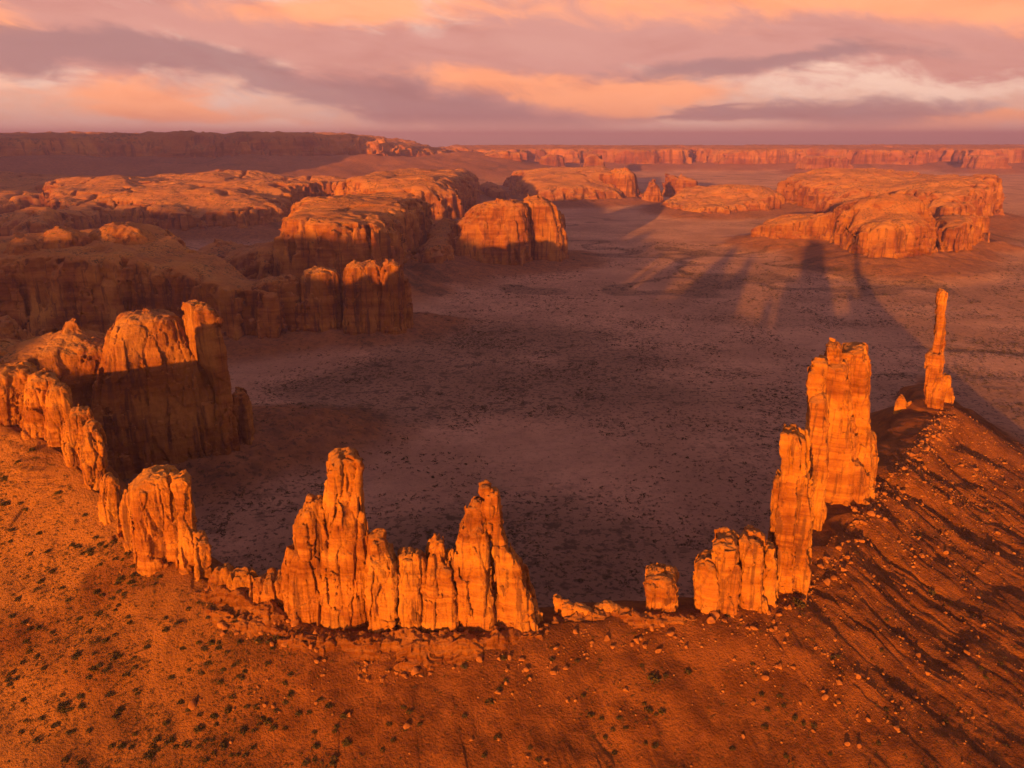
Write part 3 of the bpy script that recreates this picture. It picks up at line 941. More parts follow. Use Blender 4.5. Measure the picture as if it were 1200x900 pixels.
rock_thing('rock_pinnacle', 'cone of orange rock rising behind the ragged low ridge', 'rock pinnacle', [('rock_pinnacle', dict(rows=[(209, 972, 984), (213, 969, 988), (222, 966, 994), (232, 961, 1000), (242, 957, 1004)], foot=(979, 243, 0), thick=240, res=8, S=45, A=14, mat=M_FAR))])

# shaded mesas of the left middle distance
J = front([(-160, 390), (-60, 394), (60, 398), (150, 401), (230, 401), (296, 400), (350, 394)], 14)
mesa('mesa', 'long shaded mesa with streaked walls and sunlit knobs on top, behind the near left butte', J + [(-345, 1425, 0), (-480, 1440, 0), (-610, 1530, 0), (-780, 1700, 0), (-1300, 1800, 0)],
     [py(-100, 302, 1285), py(0, 304, 1285), py(50, 300, 1285), py(100, 297, 1285), py(150, 294, 1285), py(200, 307, 1285), py(250, 323, 1285), py(290, 335, 1310), py(330, 331, 1380), py(345, 334, 1400),
      py(30, 289, 1450), py(60, 272, 1490), py(90, 287, 1480), py(140, 261, 1500), py(128, 264, 1500), py(170, 284, 1480), py(110, 282, 1500), py(220, 300, 1450), py(100, 280, 1700), py(0, 280, 1700)],
     4, 30, 11, M_MID, round_r=26, slope=0.07, knob=5, sharp=2.2, apron=(20, 120), seed=17)
K = front([(322, 340), (345, 346), (390, 350), (430, 347), (466, 340), (478, 326)], 10)
mesa('butte', 'big dome-topped butte with a dark face and lit crown, behind the columned butte', K + [(-230, 2350, 0), (-430, 2500, 0), (-600, 2150, 0)],
     [py(328, 252, 1850), py(350, 250, 1840), py(368, 249, 1830), py(400, 249, 1830), py(440, 250, 1830), py(462, 259, 1850), py(380, 229, 2050), py(350, 240, 2000), py(430, 240, 2000), py(362, 218, 2300), py(400, 232, 2250)],
     5, 36, 13, M_MID, round_r=40, slope=0.13, knob=5, apron=(40, 190), cat='butte', seed=18)
K2 = front([(238, 330), (270, 338), (300, 344), (322, 346)], 10)
mesa('rock_ridge', 'dark low ridge leading up to the big dome-topped butte', K2 + [(-470, 2150, 0), (-760, 2150, 0)],
     [py(250, 308, 1850), py(290, 296, 1850), py(320, 278, 1850), py(270, 292, 2000)], 6, 34, 12, M_MID, round_r=30, slope=0.5, knob=5, apron=(30, 200), cat='rock ridge', seed=19)
K3 = front([(474, 322), (500, 326), (530, 324), (545, 316)], 10)
mesa('rock_ridge', 'shaded saddle of rock joining the dome-topped butte and the sunlit butte', K3 + [(-140, 2450, 0), (-260, 2400, 0)],
     [py(478, 288, 2080), py(505, 272, 2150), py(530, 276, 2120), py(495, 256, 2300)], 6, 34, 12, M_MID, round_r=30, slope=0.35, knob=4, apron=(36, 180), cat='rock ridge', seed=20)
kc = dict(res=3.6, S=28, mat=M_MID)
rock_thing('butte', 'sunlit butte with a split rounded top and half-shaded striped walls at the valley edge', 'butte', [
    ('buttress', dict(rows=crop([(284, 850, 905), (292, 800, 940), (312, 758, 955), (345, 732, 962), (362, 700, 965), (420, 676, 966), (515, 660, 968)], 300, 140, 1 / 3), foot=(590, 311, 14), thick=190, A=5.5, rr=0.75, strata=0.8, seed=21, **kc)),
    ('buttress', dict(rows=crop([(273, 965, 1000), (283, 945, 1022), (298, 935, 1042), (325, 945, 1062), (365, 957, 1084), (430, 960, 1089), (505, 958, 1091)], 300, 140, 1 / 3), foot=(642, 306, 14), thick=170, A=5.5, rr=0.75, strata=0.8, seed=22, **kc)),
])
APRON.append((np.array(front([(516, 316), (560, 316), (600, 311), (662, 306)], 10) + [(150, 2350, 0), (-180, 2350, 0)])[:, :2], 15, 170))

# sunlit knobs on top of the long shaded mesa
for rows_, foot_, lab in [
        ([(261, 134, 146), (264, 120, 156), (271, 106, 172), (285, 92, 188)], (140, 287, 148), 'tallest lit knob on top of the long shaded mesa'),
        ([(267, 66, 80), (271, 56, 92), (279, 46, 104), (292, 38, 112)], (74, 293, 148), 'broad lit knob left of the tallest knob on the long shaded mesa'),
        ([(279, 20, 32), (283, 12, 42), (296, 4, 52)], (28, 297, 148), 'small lit knob near the left edge on top of the long shaded mesa')]:
    rock_thing('rock_dome', lab, 'rock dome', [('rock_dome', dict(rows=rows_, foot=foot_, thick=120, res=3.2, S=26, A=3.5, mat=M_MID, rr=0.9, strata=1.4, seed=foot_[0] * 0.1))])

# humps of slickrock between the mesas
for yt, xl, xr, yb, zb, th, lab in [
        (284, 226, 300, 312, 0, 260, 'dark hump of slickrock in the canyon between the two shaded walls'),
        (279, 14, 66, 306, 0, 240, 'rounded hump with a lit crest at the left edge, behind the long shaded mesa'),
        (213, 338, 392, 236, 0, 420, 'smooth sunlit dome just behind the big dome-topped butte'),
        (252, 196, 246, 270, 0, 260, 'small buttress hump at the foot of the long dark streaked wall'),
        (214, 556, 592, 236, 0, 260, 'small dim hump left of the low pink slickrock mesa'),
        (254, 470, 520, 296, 0, 260, 'shaded round hump in the gap left of the split-topped sunlit butte')]:
    w_ = xr - xl
    h_ = yb - yt
    rock_thing('rock_dome', lab, 'rock dome', [('rock_dome', dict(rows=[(yt, xl + 0.38 * w_, xl + 0.56 * w_), (yt + 0.10 * h_, xl + 0.25 * w_, xl + 0.72 * w_), (yt + 0.28 * h_, xl + 0.12 * w_, xl + 0.88 * w_), (yt + 0.6 * h_, xl + 0.03 * w_, xl + 0.97 * w_), (yb, xl, xr)],
               foot=(xl + 0.5 * w_, yb, zb), thick=th, res=6, S=36, A=8, mat=M_FAR, rr=0.9, seed=xl * 0.1))])

# the columned butte at the end of the shaded mesa
ki = dict(res=1.8, S=17, A=3.3, mat=M_MID, strata=0.9)
rock_thing('butte', 'columned red butte split into upright slabs, its tops just catching the sun', 'butte', [
    ('rock_slab', dict(rows=crop([(553, 70, 128), (560, 20, 142), (580, -12, 150), (650, -22, 154), (755, -32, 166)], 300, 140, 1 / 3), foot=(325, 394, 14), thick=70, seed=23, **ki)),
    ('rock_slab', dict(rows=crop([(525, 190, 245), (532, 168, 282), (560, 157, 292), (650, 152, 303), (755, 150, 312)], 300, 140, 1 / 3), foot=(377, 393, 14), thick=66, seed=24, **ki)),
    ('rock_slab', dict(rows=crop([(502, 350, 415), (512, 322, 438), (560, 308, 444), (650, 306, 446), (755, 306, 450)], 300, 140, 1 / 3), foot=(426, 393, 14), thick=72, seed=25, **ki)),
    ('rock_slab', dict(rows=crop([(502, 462, 490), (510, 446, 506), (560, 440, 514), (660, 438, 520), (755, 436, 526)], 300, 140, 1 / 3), foot=(460, 392, 14), thick=52, seed=26, **ki)),
    ('rock_slab', dict(rows=crop([(562, 514, 530), (600, 512, 540), (660, 512, 546), (735, 512, 552)], 300, 140, 1 / 3), foot=(477, 388, 14), thick=44, seed=27, **ki)),
    ('rock_slab', dict(rows=crop([(660, 130, 150), (690, 128, 172), (755, 120, 180)], 300, 140, 1 / 3), foot=(349, 394, 14), thick=40, seed=28, **ki)),
])
APRON.append((np.array(front([(310, 396), (380, 396), (440, 395), (480, 390)], 5) + [(-150, 1420, 0), (-420, 1420, 0)])[:, :2], 24, 110))

# near left butte in the bowl, its upper half lit
kh = dict(res=1.2, S=15, A=2.4, mat=M_MID)
k4 = 320 / 778.0
rock_thing('butte', 'big near butte at the left, upper half lit orange and lower half in shadow', 'butte', [
    ('buttress', dict(rows=crop([(84, 398, 425), (92, 350, 470), (102, 335, 498), (130, 312, 518), (165, 298, 538), (260, 270, 588), (330, 255, 624), (460, 240, 655), (530, 235, 665)], 0, 330, k4), foot=(190, 548, 18), thick=105, seed=31, back=0.45, **kh)),
    ('buttress', dict(rows=crop([(112, 184, 207), (128, 180, 215), (142, 168, 232), (158, 120, 275), (172, 50, 310), (190, 0, 335), (260, -10, 345), (500, 40, 350)], 0, 330, k4), foot=(85, 548, 18), thick=90, seed=32, back=0.45, **kh)),
    ('buttress', dict(rows=crop([(176, -20, 10), (184, -70, 45), (200, -120, 80), (230, -160, 90), (500, -170, 100)], 0, 330, k4), foot=(5, 546, 20), thick=110, seed=33, back=0.5, **kh)),
    ('rock_fin', dict(rows=crop([(66, 540, 575), (76, 538, 596), (110, 542, 606), (180, 552, 624), (260, 582, 634), (330, 602, 650), (470, 622, 668), (530, 625, 672)], 0, 330, k4), foot=(262, 540, 18), thick=46, seed=34, rr=0.35, turn=0.35, **kh)),
    ('rock_slab', dict(rows=crop([(310, 672, 696), (322, 660, 706), (370, 650, 716), (440, 646, 726), (490, 640, 738)], 0, 330, k4), foot=(283, 531, 18), thick=40, seed=35, **kh)),
    ('rock_slab', dict(rows=crop([(330, 615, 640), (345, 606, 652), (420, 604, 664), (500, 600, 670)], 0, 330, k4), foot=(260, 540, 18), thick=44, seed=36, **kh)),
])
APRON.append((np.array(front([(-40, 556), (100, 556), (200, 552), (268, 545), (300, 534)], 5) + [(-215, 850, 0), (-640, 900, 0)])[:, :2], 30, 120))
rock_thing('rock_dome', 'smooth half-lit dome peeping over behind the big near butte at the left edge', 'rock dome', [
    ('rock_dome', dict(rows=crop([(104, -20, 25), (115, -60, 42), (140, -90, 60), (190, -120, 120), (260, -140, 150)], 0, 330, k4), foot=(10, 430, 20), thick=120, res=2.5, S=22, A=5, mat=M_MID, rr=0.9, seed=37))])

# ----------------------------------------------------------------- the spires along the ridge
kn = dict(res=0.55, S=8.0, A=1.3, mat=M_NEAR, strata=1.2)


def c5(rows):
    return crop(rows, 220, 500, 440 / 1200.0)


rock_thing('rock_spire', 'tallest spire of the front row, thick with a rounded head and a lower left shoulder', 'rock spire', [
    ('shaft', dict(rows=c5([(78, 485, 515), (84, 468, 532), (98, 450, 556), (125, 444, 563), (160, 446, 560), (184, 447, 558), (196, 438, 558), (250, 436, 564), (330, 436, 574), (420, 428, 580), (530, 420, 586), (640, 410, 590)]),
                   foot=(402, 738, 88), thick=30, seed=41, cracks=[(220 + 478 * .3667, 500 + 190 * .3667, 220 + 455 * .3667, 500 + 320 * .3667, 0.5, 1.6), (220 + 545 * .3667, 500 + 200 * .3667, 220 + 520 * .3667, 500 + 590 * .3667, 0.45, 1.8), (220 + 505 * .3667, 500 + 95 * .3667, 220 + 510 * .3667, 500 + 180 * .3667, 0.5, 1.2)], **kn)),
    ('shoulder', dict(rows=c5([(227, 382, 426), (234, 376, 437), (262, 366, 440), (300, 352, 442), (340, 347, 444), (380, 345, 446), (430, 330, 450), (500, 322, 452), (600, 330, 455)]), foot=(368, 728, 90), thick=24, seed=42, **kn)),
    ('foot_slab', dict(rows=c5([(384, 322, 338), (394, 319, 345), (420, 314, 352), (450, 304, 372), (500, 296, 392), (560, 304, 410), (610, 330, 430)]), foot=(347, 722, 91), thick=20, seed=43, **kn)),
    ('plinth', dict(rows=c5([(505, 400, 590), (530, 340, 670), (580, 315, 678), (660, 330, 680)]), foot=(405, 740, 87), thick=17, seed=140, back=0.9, **kn)),
    ('toe', dict(rows=c5([(470, 262, 300), (482, 240, 330), (510, 225, 340), (560, 222, 360), (600, 240, 380)]), foot=(325, 712, 93), thick=16, seed=44, **kn)),
])
rock_thing('rock_pinnacle', 'short pinnacle with a small knob, leaning on the right of the tallest front spire', 'rock pinnacle', [
    ('shaft', dict(rows=c5([(340, 606, 627), (350, 584, 632), (378, 576, 634), (392, 572, 648), (412, 568, 658), (432, 566, 666), (500, 570, 668), (580, 578, 670), (660, 584, 672)]), foot=(449, 744, 87), thick=24, seed=45, cracks=[(220 + 592 * .3667, 655, 220 + 585 * .3667, 735, 0.5, 2.0)], **kn)),
])
rock_thing('rock_pinnacle', 'low pair of blunt knobs between the tallest spire and the twin spire', 'rock pinnacle', [
    ('shaft', dict(rows=c5([(400, 690, 712), (408, 676, 722), (430, 669, 728), (480, 667, 748), (560, 678, 762), (650, 684, 768)]), foot=(484, 742, 87), thick=22, seed=46, **kn)),
    ('knob', dict(rows=c5([(404, 728, 750), (412, 722, 754), (440, 722, 756), (480, 720, 762), (560, 715, 770)]), foot=(492, 738, 87), thick=14, seed=47, **kn)),
])
rock_thing('rock_pinnacle', 'stubby pointed pinnacle leaning on the left of the twin spire', 'rock pinnacle', [
    ('shaft', dict(rows=c5([(360, 794, 816), (368, 784, 819), (390, 772, 820), (415, 766, 822), (440, 760, 850), (520, 754, 858), (650, 764, 868)]), foot=(518, 740, 87), thick=23, seed=48, **kn)),
    ('knob', dict(rows=c5([(398, 826, 840), (406, 820, 848), (440, 818, 852), (500, 815, 856)]), foot=(527, 736, 87), thick=14, seed=49, **kn)),
])
rock_thing('rock_spire', 'twin spire with a balanced caprock and a deep cleft between its two halves', 'rock spire', [
    ('left_half', dict(rows=c5([(232, 914, 934), (244, 902, 944), (270, 890, 950), (300, 880, 956), (350, 864, 962), (420, 851, 968), (520, 856, 978), (650, 862, 990)]), foot=(556, 738, 87), thick=26, seed=51, **kn)),
    ('right_half', dict(rows=c5([(203, 962, 988), (212, 948, 994), (245, 940, 998), (290, 950, 1000), (330, 958, 1010), (380, 966, 1030), (430, 976, 1060), (490, 985, 1086), (560, 990, 1112), (640, 985, 1132)]), foot=(603, 736, 87), thick=24, seed=52, lean=0.0, **kn)),
    ('plinth', dict(rows=c5([(520, 700, 1000), (560, 670, 1110), (600, 664, 1128), (660, 670, 1134)]), foot=(550, 740, 87), thick=15, seed=141, back=0.9, **kn)),
    ('caprock', dict(rows=c5([(181, 940, 966), (187, 930, 976), (203, 928, 979), (217, 934, 974), (226, 946, 962)]), foot=(571, 736, 87), thick=11, res=0.45, S=6, A=0.7, mat=M_NEAR, rr=0.8, seed=53, back=1.2, bottom='rows', sink=0.0)),
])
rock_thing('boulder', 'single round boulder perched on the ridge just right of the twin spire', 'boulder', [
    ('boulder', dict(rows=[(699, 649, 657), (701, 647, 659), (706, 647, 660), (711, 649, 660)], foot=(653, 714, 86), thick=5, res=0.35, S=4, A=0.5, mat=M_NEAR, rr=0.9, seed=54))])


def c4(rows):
    return crop(rows, 0, 330, k4)


rock_thing('rock_spire', 'stout block of fluted rock at the bend of the ridge, left of the tallest spire', 'rock spire', [
    ('buttress', dict(rows=c4([(598, 350, 366), (612, 345, 374), (650, 342, 385), (700, 342, 400), (760, 350, 430), (800, 360, 440)]), foot=(158, 646, 106), thick=22, seed=61, **kn)),
    ('shaft', dict(rows=c4([(534, 440, 486), (541, 415, 500), (556, 390, 512), (572, 370, 520), (600, 368, 520), (650, 372, 540), (720, 378, 552), (780, 385, 565), (850, 400, 580)]), foot=(195, 668, 101), thick=32, seed=62, **kn)),
    ('knob', dict(rows=c4([(553, 500, 530), (562, 492, 542), (580, 500, 547), (612, 512, 549), (660, 515, 553), (720, 512, 560), (800, 505, 575), (850, 500, 585)]), foot=(222, 676, 99), thick=22, seed=63, **kn)),
    ('toe', dict(rows=c4([(725, 562, 584), (735, 556, 594), (770, 556, 600), (850, 552, 606)]), foot=(240, 682, 98), thick=16, seed=64, **kn)),
])
rock_thing('rock_pinnacle', 'small tilted pinnacle squeezed in left of the stout fluted block', 'rock pinnacle', [
    ('shaft', dict(rows=c4([(547, 300, 313), (556, 292, 322), (575, 285, 336), (620, 281, 342), (690, 290, 345), (720, 300, 350)]), foot=(130, 612, 112), thick=16, seed=65, **kn))])
rock_thing('rock_buttress', 'leaning rock buttress stepping down the left of the ridge toward the small tilted pinnacle', 'rock buttress', [
    ('buttress', dict(rows=c4([(361, 222, 250), (368, 200, 258), (385, 190, 266), (420, 176, 274), (470, 178, 286), (520, 190, 290)]), foot=(96, 548, 125), thick=26, seed=66, **kn)),
    ('buttress', dict(rows=c4([(398, 252, 272), (410, 240, 282), (440, 232, 292), (500, 228, 300), (560, 240, 302), (600, 250, 304)]), foot=(112, 575, 119), thick=22, seed=67, **kn)),
])
rock_thing('rock_ridge', 'weathered orange rock wall along the ridge crest at the left edge', 'rock ridge', [
    ('buttress', dict(rows=c4([(238, 20, 60), (244, -20, 90), (258, -50, 105), (300, -70, 120), (430, -80, 130)]), foot=(10, 500, 138), thick=40, seed=68, res=0.8, S=8.0, A=1.6, mat=M_NEAR)),
    ('buttress', dict(rows=c4([(262, 100, 135), (272, 80, 165), (300, 70, 182), (350, 65, 190), (440, 60, 195)]), foot=(58, 512, 134), thick=34, seed=69, **kn)),
    ('buttress', dict(rows=c4([(290, 150, 178), (302, 140, 198), (340, 132, 212), (400, 130, 214), (460, 130, 215)]), foot=(76, 522, 131), thick=24, seed=70, **kn)),
])


def c6(rows):
    return crop(rows, 720, 320, 480 / 982.0)


k6 = 480 / 982.0
rock_thing('rock_pinnacle', 'isolated mushroom-shaped stub standing alone in the gap of the ridge', 'rock pinnacle', [
    ('shaft', dict(rows=c6([(738, 82, 148), (760, 76, 152), (775, 84, 146), (800, 80, 150), (815, 74, 156)]), foot=(776, 715, 85), thick=20, seed=71, res=0.5, S=7, A=1.1, mat=M_NEAR, strata=1.8)),
    ('caprock', dict(rows=c6([(713, 100, 130), (717, 84, 142), (728, 75, 150), (742, 74, 154), (752, 80, 150), (758, 90, 140)]), foot=(776, 715, 85), thick=24, seed=72, res=0.5, S=7, A=1.1, mat=M_NEAR, strata=1.8, back=0.42, bottom='rows', sink=0.0)),
])
rock_thing('rock_spire', 'squat cluster of three blocky towers in a row, left of the tall right-hand spires', 'rock spire', [
    ('tower', dict(rows=c6([(678, 212, 240), (688, 198, 248), (710, 194, 254), (760, 194, 260), (815, 192, 262)]), foot=(832, 716, 84), thick=22, seed=73, **kn)),
    ('tower', dict(rows=c6([(631, 250, 285), (638, 238, 296), (665, 236, 302), (700, 240, 300), (815, 244, 302)]), foot=(852, 716, 84), thick=24, seed=74, **kn)),
    ('tower', dict(rows=c6([(622, 315, 345), (630, 304, 356), (660, 300, 360), (740, 298, 362), (815, 294, 366)]), foot=(880, 712, 84), thick=24, seed=75, **kn)),
    ('toe', dict(rows=c6([(655, 366, 380), (670, 360, 388), (740, 362, 390), (800, 360, 392)]), foot=(903, 704, 84), thick=16, seed=76, **kn)),
])
rock_thing('rock_spire', 'tall narrow tower of three upright blades in front of the great right-hand butte', 'rock spire', [
    ('blade', dict(rows=c6([(370, 408, 432), (376, 402, 440), (400, 402, 446), (460, 404, 448), (560, 396, 440), (650, 388, 432), (755, 382, 432)]), foot=(918, 690, 83), thick=26, seed=77, rr=0.4, **kn)),
    ('blade', dict(rows=c6([(384, 438, 456), (392, 434, 462), (440, 434, 464), (520, 430, 472), (640, 424, 470), (755, 410, 462)]), foot=(931, 686, 83), thick=26, seed=78, rr=0.4, **kn)),
    ('blade', dict(rows=c6([(480, 392, 408), (495, 386, 416), (540, 380, 420), (600, 374, 420), (660, 372, 420)]), foot=(910, 680, 83), thick=24, seed=79, rr=0.4, **kn)),
])
kb = dict(res=0.8, S=10.0, A=1.5, mat=M_NEAR)
rock_thing('butte', 'great right-hand butte of tall clustered columns with a squarish head on top', 'butte', [
    ('column', dict(rows=c6([(202, 485, 500), (208, 476, 508), (235, 464, 510), (280, 460, 506), (300, 462, 505), (330, 465, 505)]), foot=(956, 625, 80), thick=26, seed=80, bottom='rows', sink=8.0, back=0.9, **kb)),
    ('column', dict(rows=c6([(290, 478, 496), (300, 466, 506), (360, 462, 510), (440, 466, 512), (520, 470, 506), (590, 472, 500)]), foot=(957, 622, 80), thick=26, seed=81, **kb)),
    ('column', dict(rows=c6([(212, 520, 552), (222, 510, 560), (280, 506, 566), (380, 506, 572), (520, 505, 580), (560, 500, 580)]), foot=(985, 590, 79), thick=40, seed=82, **kb)),
    ('column', dict(rows=c6([(172, 588, 602), (182, 552, 602), (195, 548, 603), (260, 552, 608), (330, 556, 610), (400, 560, 618), (440, 560, 626), (520, 560, 624)]), foot=(1005, 578, 78), thick=48, seed=83, **kb)),
    ('caprock', dict(rows=c6([(168, 515, 536), (175, 508, 543), (200, 504, 545), (216, 508, 542), (222, 515, 535)]), foot=(985, 590, 79), thick=24, seed=84, bottom='rows', sink=2.0, back=1.0, res=0.6, S=8, A=1.2, mat=M_NEAR)),
    ('column', dict(rows=c6([(380, 604, 616), (392, 600, 624), (440, 600, 628), (480, 598, 624)]), foot=(1020, 560, 76), thick=24, seed=85, **kb)),
    ('plinth', dict(rows=c6([(440, 520, 600), (470, 506, 612), (520, 500, 616), (560, 495, 612)]), foot=(992, 588, 78), thick=44, seed=86, **kb)),
])
rock_thing('rock_spire', 'lone needle-thin tower rising from a red scree cone at the far right', 'rock spire', [
    ('needle', dict(rows=c6([(41, 778, 793), (46, 772, 796), (80, 771, 795), (120, 768, 792), (160, 764, 790), (192, 760, 789), (215, 756, 788)]), foot=(1096, 478, 74), thick=16, seed=87, res=0.7, S=8, A=1.4, mat=M_NEAR, bottom='rows', sink=6.0, back=0.9)),
    ('pedestal', dict(rows=c6([(188, 756, 784), (196, 748, 789), (240, 746, 786), (290, 744, 786), (325, 742, 784)]), foot=(1093, 479, 74), thick=24, seed=88, res=0.8, S=9, A=1.7, mat=M_NEAR)),
    ('side_block', dict(rows=c6([(246, 786, 802), (254, 780, 807), (280, 778, 810), (305, 776, 812)]), foot=(1108, 472, 74), thick=18, seed=89, res=0.8, S=9, A=1.6, mat=M_NEAR)),
])
rock_thing('rock_pinnacle', 'small pair of leaning stones left of the lone needle-thin tower', 'rock pinnacle', [
    ('stone', dict(rows=c6([(294, 684, 692), (302, 678, 698), (320, 674, 704), (338, 672, 708)]), foot=(1057, 484, 66), thick=14, seed=90, res=0.7, S=7, A=1.1, mat=M_NEAR)),
    ('stone', dict(rows=c6([(308, 704, 712), (316, 698, 716), (336, 696, 720)]), foot=(1066, 483, 66), thick=10, seed=91, res=0.7, S=7, A=1.1, mat=M_NEAR)),
])


rock_thing('rock_ridge', 'low wall of rounded knobs linking the stout fluted block and the tallest spire', 'rock ridge', [
    ('knob', dict(rows=[(664, 252, 268), (669, 247, 276), (680, 243, 284), (704, 240, 290)], foot=(264, 697, 95), thick=13, seed=110, **kn)),
    ('knob', dict(rows=[(668, 274, 290), (674, 268, 298), (688, 264, 306), (712, 262, 312)], foot=(287, 704, 94), thick=12, seed=111, **kn)),
    ('knob', dict(rows=[(678, 300, 316), (684, 294, 326), (700, 290, 332), (722, 288, 336)], foot=(312, 712, 93), thick=12, seed=112, **kn)),
])
rock_thing('rock_ridge', 'low broken rock rim between the twin spire and the mushroom-shaped stub', 'rock ridge', [
    ('knob', dict(rows=[(708, 662, 680), (712, 656, 692), (722, 652, 700), (734, 650, 704)], foot=(676, 722, 85), thick=9, seed=113, **kn)),
    ('knob', dict(rows=[(706, 704, 716), (710, 698, 726), (720, 694, 736), (734, 692, 740)], foot=(716, 720, 84), thick=9, seed=114, **kn)),
])


def ledge(name, label, pts, half, up, seed, res=0.7):
    """a run of thin broken beds that crops out along the crest"""
    L = np.array(pts)
    L = resample(L, 26)
    c = L.mean(0)

    def field(U, V, Z):
        X = c[0] + U; Y = c[1] + V
        best = np.full(np.broadcast(X, Y).shape, 1e18); h = np.zeros_like(best); e = np.zeros_like(best)
        for i in range(len(L) - 1):
            ex, ey = L[i + 1, :2] - L[i, :2]
            t = np.clip(((X - L[i, 0]) * ex + (Y - L[i, 1]) * ey) / (ex * ex + ey * ey), 0, 1)
            q = (X - L[i, 0] - t * ex) ** 2 + (Y - L[i, 1] - t * ey) ** 2
            m = q < best
            best = np.where(m, q, best); h = np.where(m, L[i, 2] + t * (L[i + 1, 2] - L[i, 2]), h); e = np.where(m, (i + t) / (len(L) - 1), e)
        d = np.sqrt(best)
        nn = vn(X / 9 + seed, Y / 9, 3.0 + 0 * X + 0 * Y)
        hh = (h + up * (0.35 + 1.1 * nn) * np.minimum(1, 6 * np.minimum(e, 1 - e))).astype(np.float32)
        w = half * (0.6 + 0.8 * vn(X / 14 + seed, Y / 14, 9.0 + 0 * X + 0 * Y)).astype(np.float32)
        # stepped flank, one step per bed
        s_ = (hh - Z) / 2.6 + 1.5 * nn + 1.2 * vn(X / 5 + seed, Y / 5, 1.0 + 0 * X + 0 * Y)
        s_ = s_ - 0.9
        stp = 1.9 * (np.floor(s_) + sstep(0.75, 1.0, s_ % 1))
        return np.maximum(d - (w * 0.45 + np.maximum(stp, 0)), (Z - hh) * 0.8)

    lo, hi = L.min(0) - c, L.max(0) - c
    mg = half + 16
    o = emit(field, lo[0] - mg, hi[0] + mg, lo[1] - mg, hi[1] + mg, L[:, 2].min() - 12, L[:, 2].max() + up * 1.8 + 2, res, c, np.array([1.0, 0]), np.array([0, 1.0]), name, M_LEDGE,
             lambda X, Y, Z: rock_noise(X, Y, Z, 4.0, 0.8, 1.0, seed), 1.4)
    tag(o, label, 'rock ledge')
    return o


def hit(x, y):
    """where the sight line through a picture point meets the land"""
    r = np.array(ray(x, y))
    t = np.linspace(150, 1400, 2500)
    P = r[None, :] * t[:, None]
    z = ground(P[:, 0], P[:, 1])[0]
    k = np.argmax(CAM_Z + P[:, 2] < z)
    return (P[k, 0], P[k, 1], z[k])


def run(*pts):
    return [hit(x, y) for x, y in pts]


ledge('rock_ledge', 'broken ledge of thin beds running from the stout fluted block to the tallest spire', run((240, 692), (262, 696), (288, 704), (312, 716), (335, 726)), 5, 4.4, 101)
ledge('rock_ledge', 'lower stepped ledge on the slope beneath the left foot of the tallest spire', run((232, 712), (275, 724), (320, 737), (365, 748), (405, 757)), 3, 1.8, 102)
ledge('rock_ledge', 'stepped ledge of thin beds along the foot of the tallest and twin spires', run((392, 744), (440, 752), (500, 752), (570, 748), (632, 740)), 8, 3.2, 103)
ledge('rock_ledge', 'low crumbling ledge along the ridge between the twin spire and the mushroom-shaped stub', run((628, 736), (665, 727), (710, 722), (760, 724), (812, 724)), 5, 3.0, 104)

# ----------------------------------------------------------------- the land: one sheet out to the horizon
rr_ = [70.0]
while rr_[-1] < 44000:
    r = rr_[-1]
    if r < 200: st = 1.6
    elif r < 720: st = 0.8
    elif r < 2400: st = 0.8 + (r - 720) * 0.0026
    else: st = r * 0.0022 + (r - 2400) * 0.004
    rr_.append(r + st)
RR = np.array(rr_)
fine = np.linspace(-0.72, 0.72, 1150)
TH = np.concatenate([np.linspace(-math.pi, -0.72, 170)[:-1], fine, np.linspace(0.72, math.pi, 130)[1:]])
gx = (RR[:, None] * np.sin(TH)[None, :]).ravel(); gy = (RR[:, None] * np.cos(TH)[None, :]).ravel()
gz = np.empty_like(gx); gc = np.zeros((len(gx), 4), np.float32); gc[:, 3] = 1
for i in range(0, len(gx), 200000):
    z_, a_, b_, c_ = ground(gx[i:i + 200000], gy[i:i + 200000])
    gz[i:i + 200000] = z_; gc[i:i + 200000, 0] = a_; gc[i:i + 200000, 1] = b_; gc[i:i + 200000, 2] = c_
nr, nt = len(RR), len(TH)
ii = np.arange(nr * nt).reshape(nr, nt)
q = np.stack([ii[:-1, :-1], ii[:-1, 1:], ii[1:, 1:], ii[1:, :-1]], -1).reshape(-1, 4)[:, ::-1]
# disc under the viewpoint
gx = np.r_[gx, 0]; gy = np.r_[gy, 0]; gz = np.r_[gz, gz[ii[0]].mean()]; gc = np.vstack([gc, gc[ii[0]].mean(0)])
cap = np.stack([np.full(nt - 1, nr * nt), ii[0, 1:], ii[0, :-1], ii[0, :-1]], 1)
me = mesh_from('ground', np.stack([gx, gy, gz], 1), q, M_GROUND)
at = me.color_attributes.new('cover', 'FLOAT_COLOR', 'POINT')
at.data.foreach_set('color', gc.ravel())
go = link('ground', me)
go['kind'] = 'structure'

# ----------------------------------------------------------------- shrubs and boulders
rng = np.random.default_rng(5)
CAMV = np.array([0, 0, CAM_Z])


def project(P):
    d = P - CAMV
    zc = d[:, 1] * CP - d[:, 2] * SP
    up = d[:, 1] * SP + d[:, 2] * CP
    return 600 + F_PX * d[:, 0] / zc, 450 - F_PX * up / zc, zc


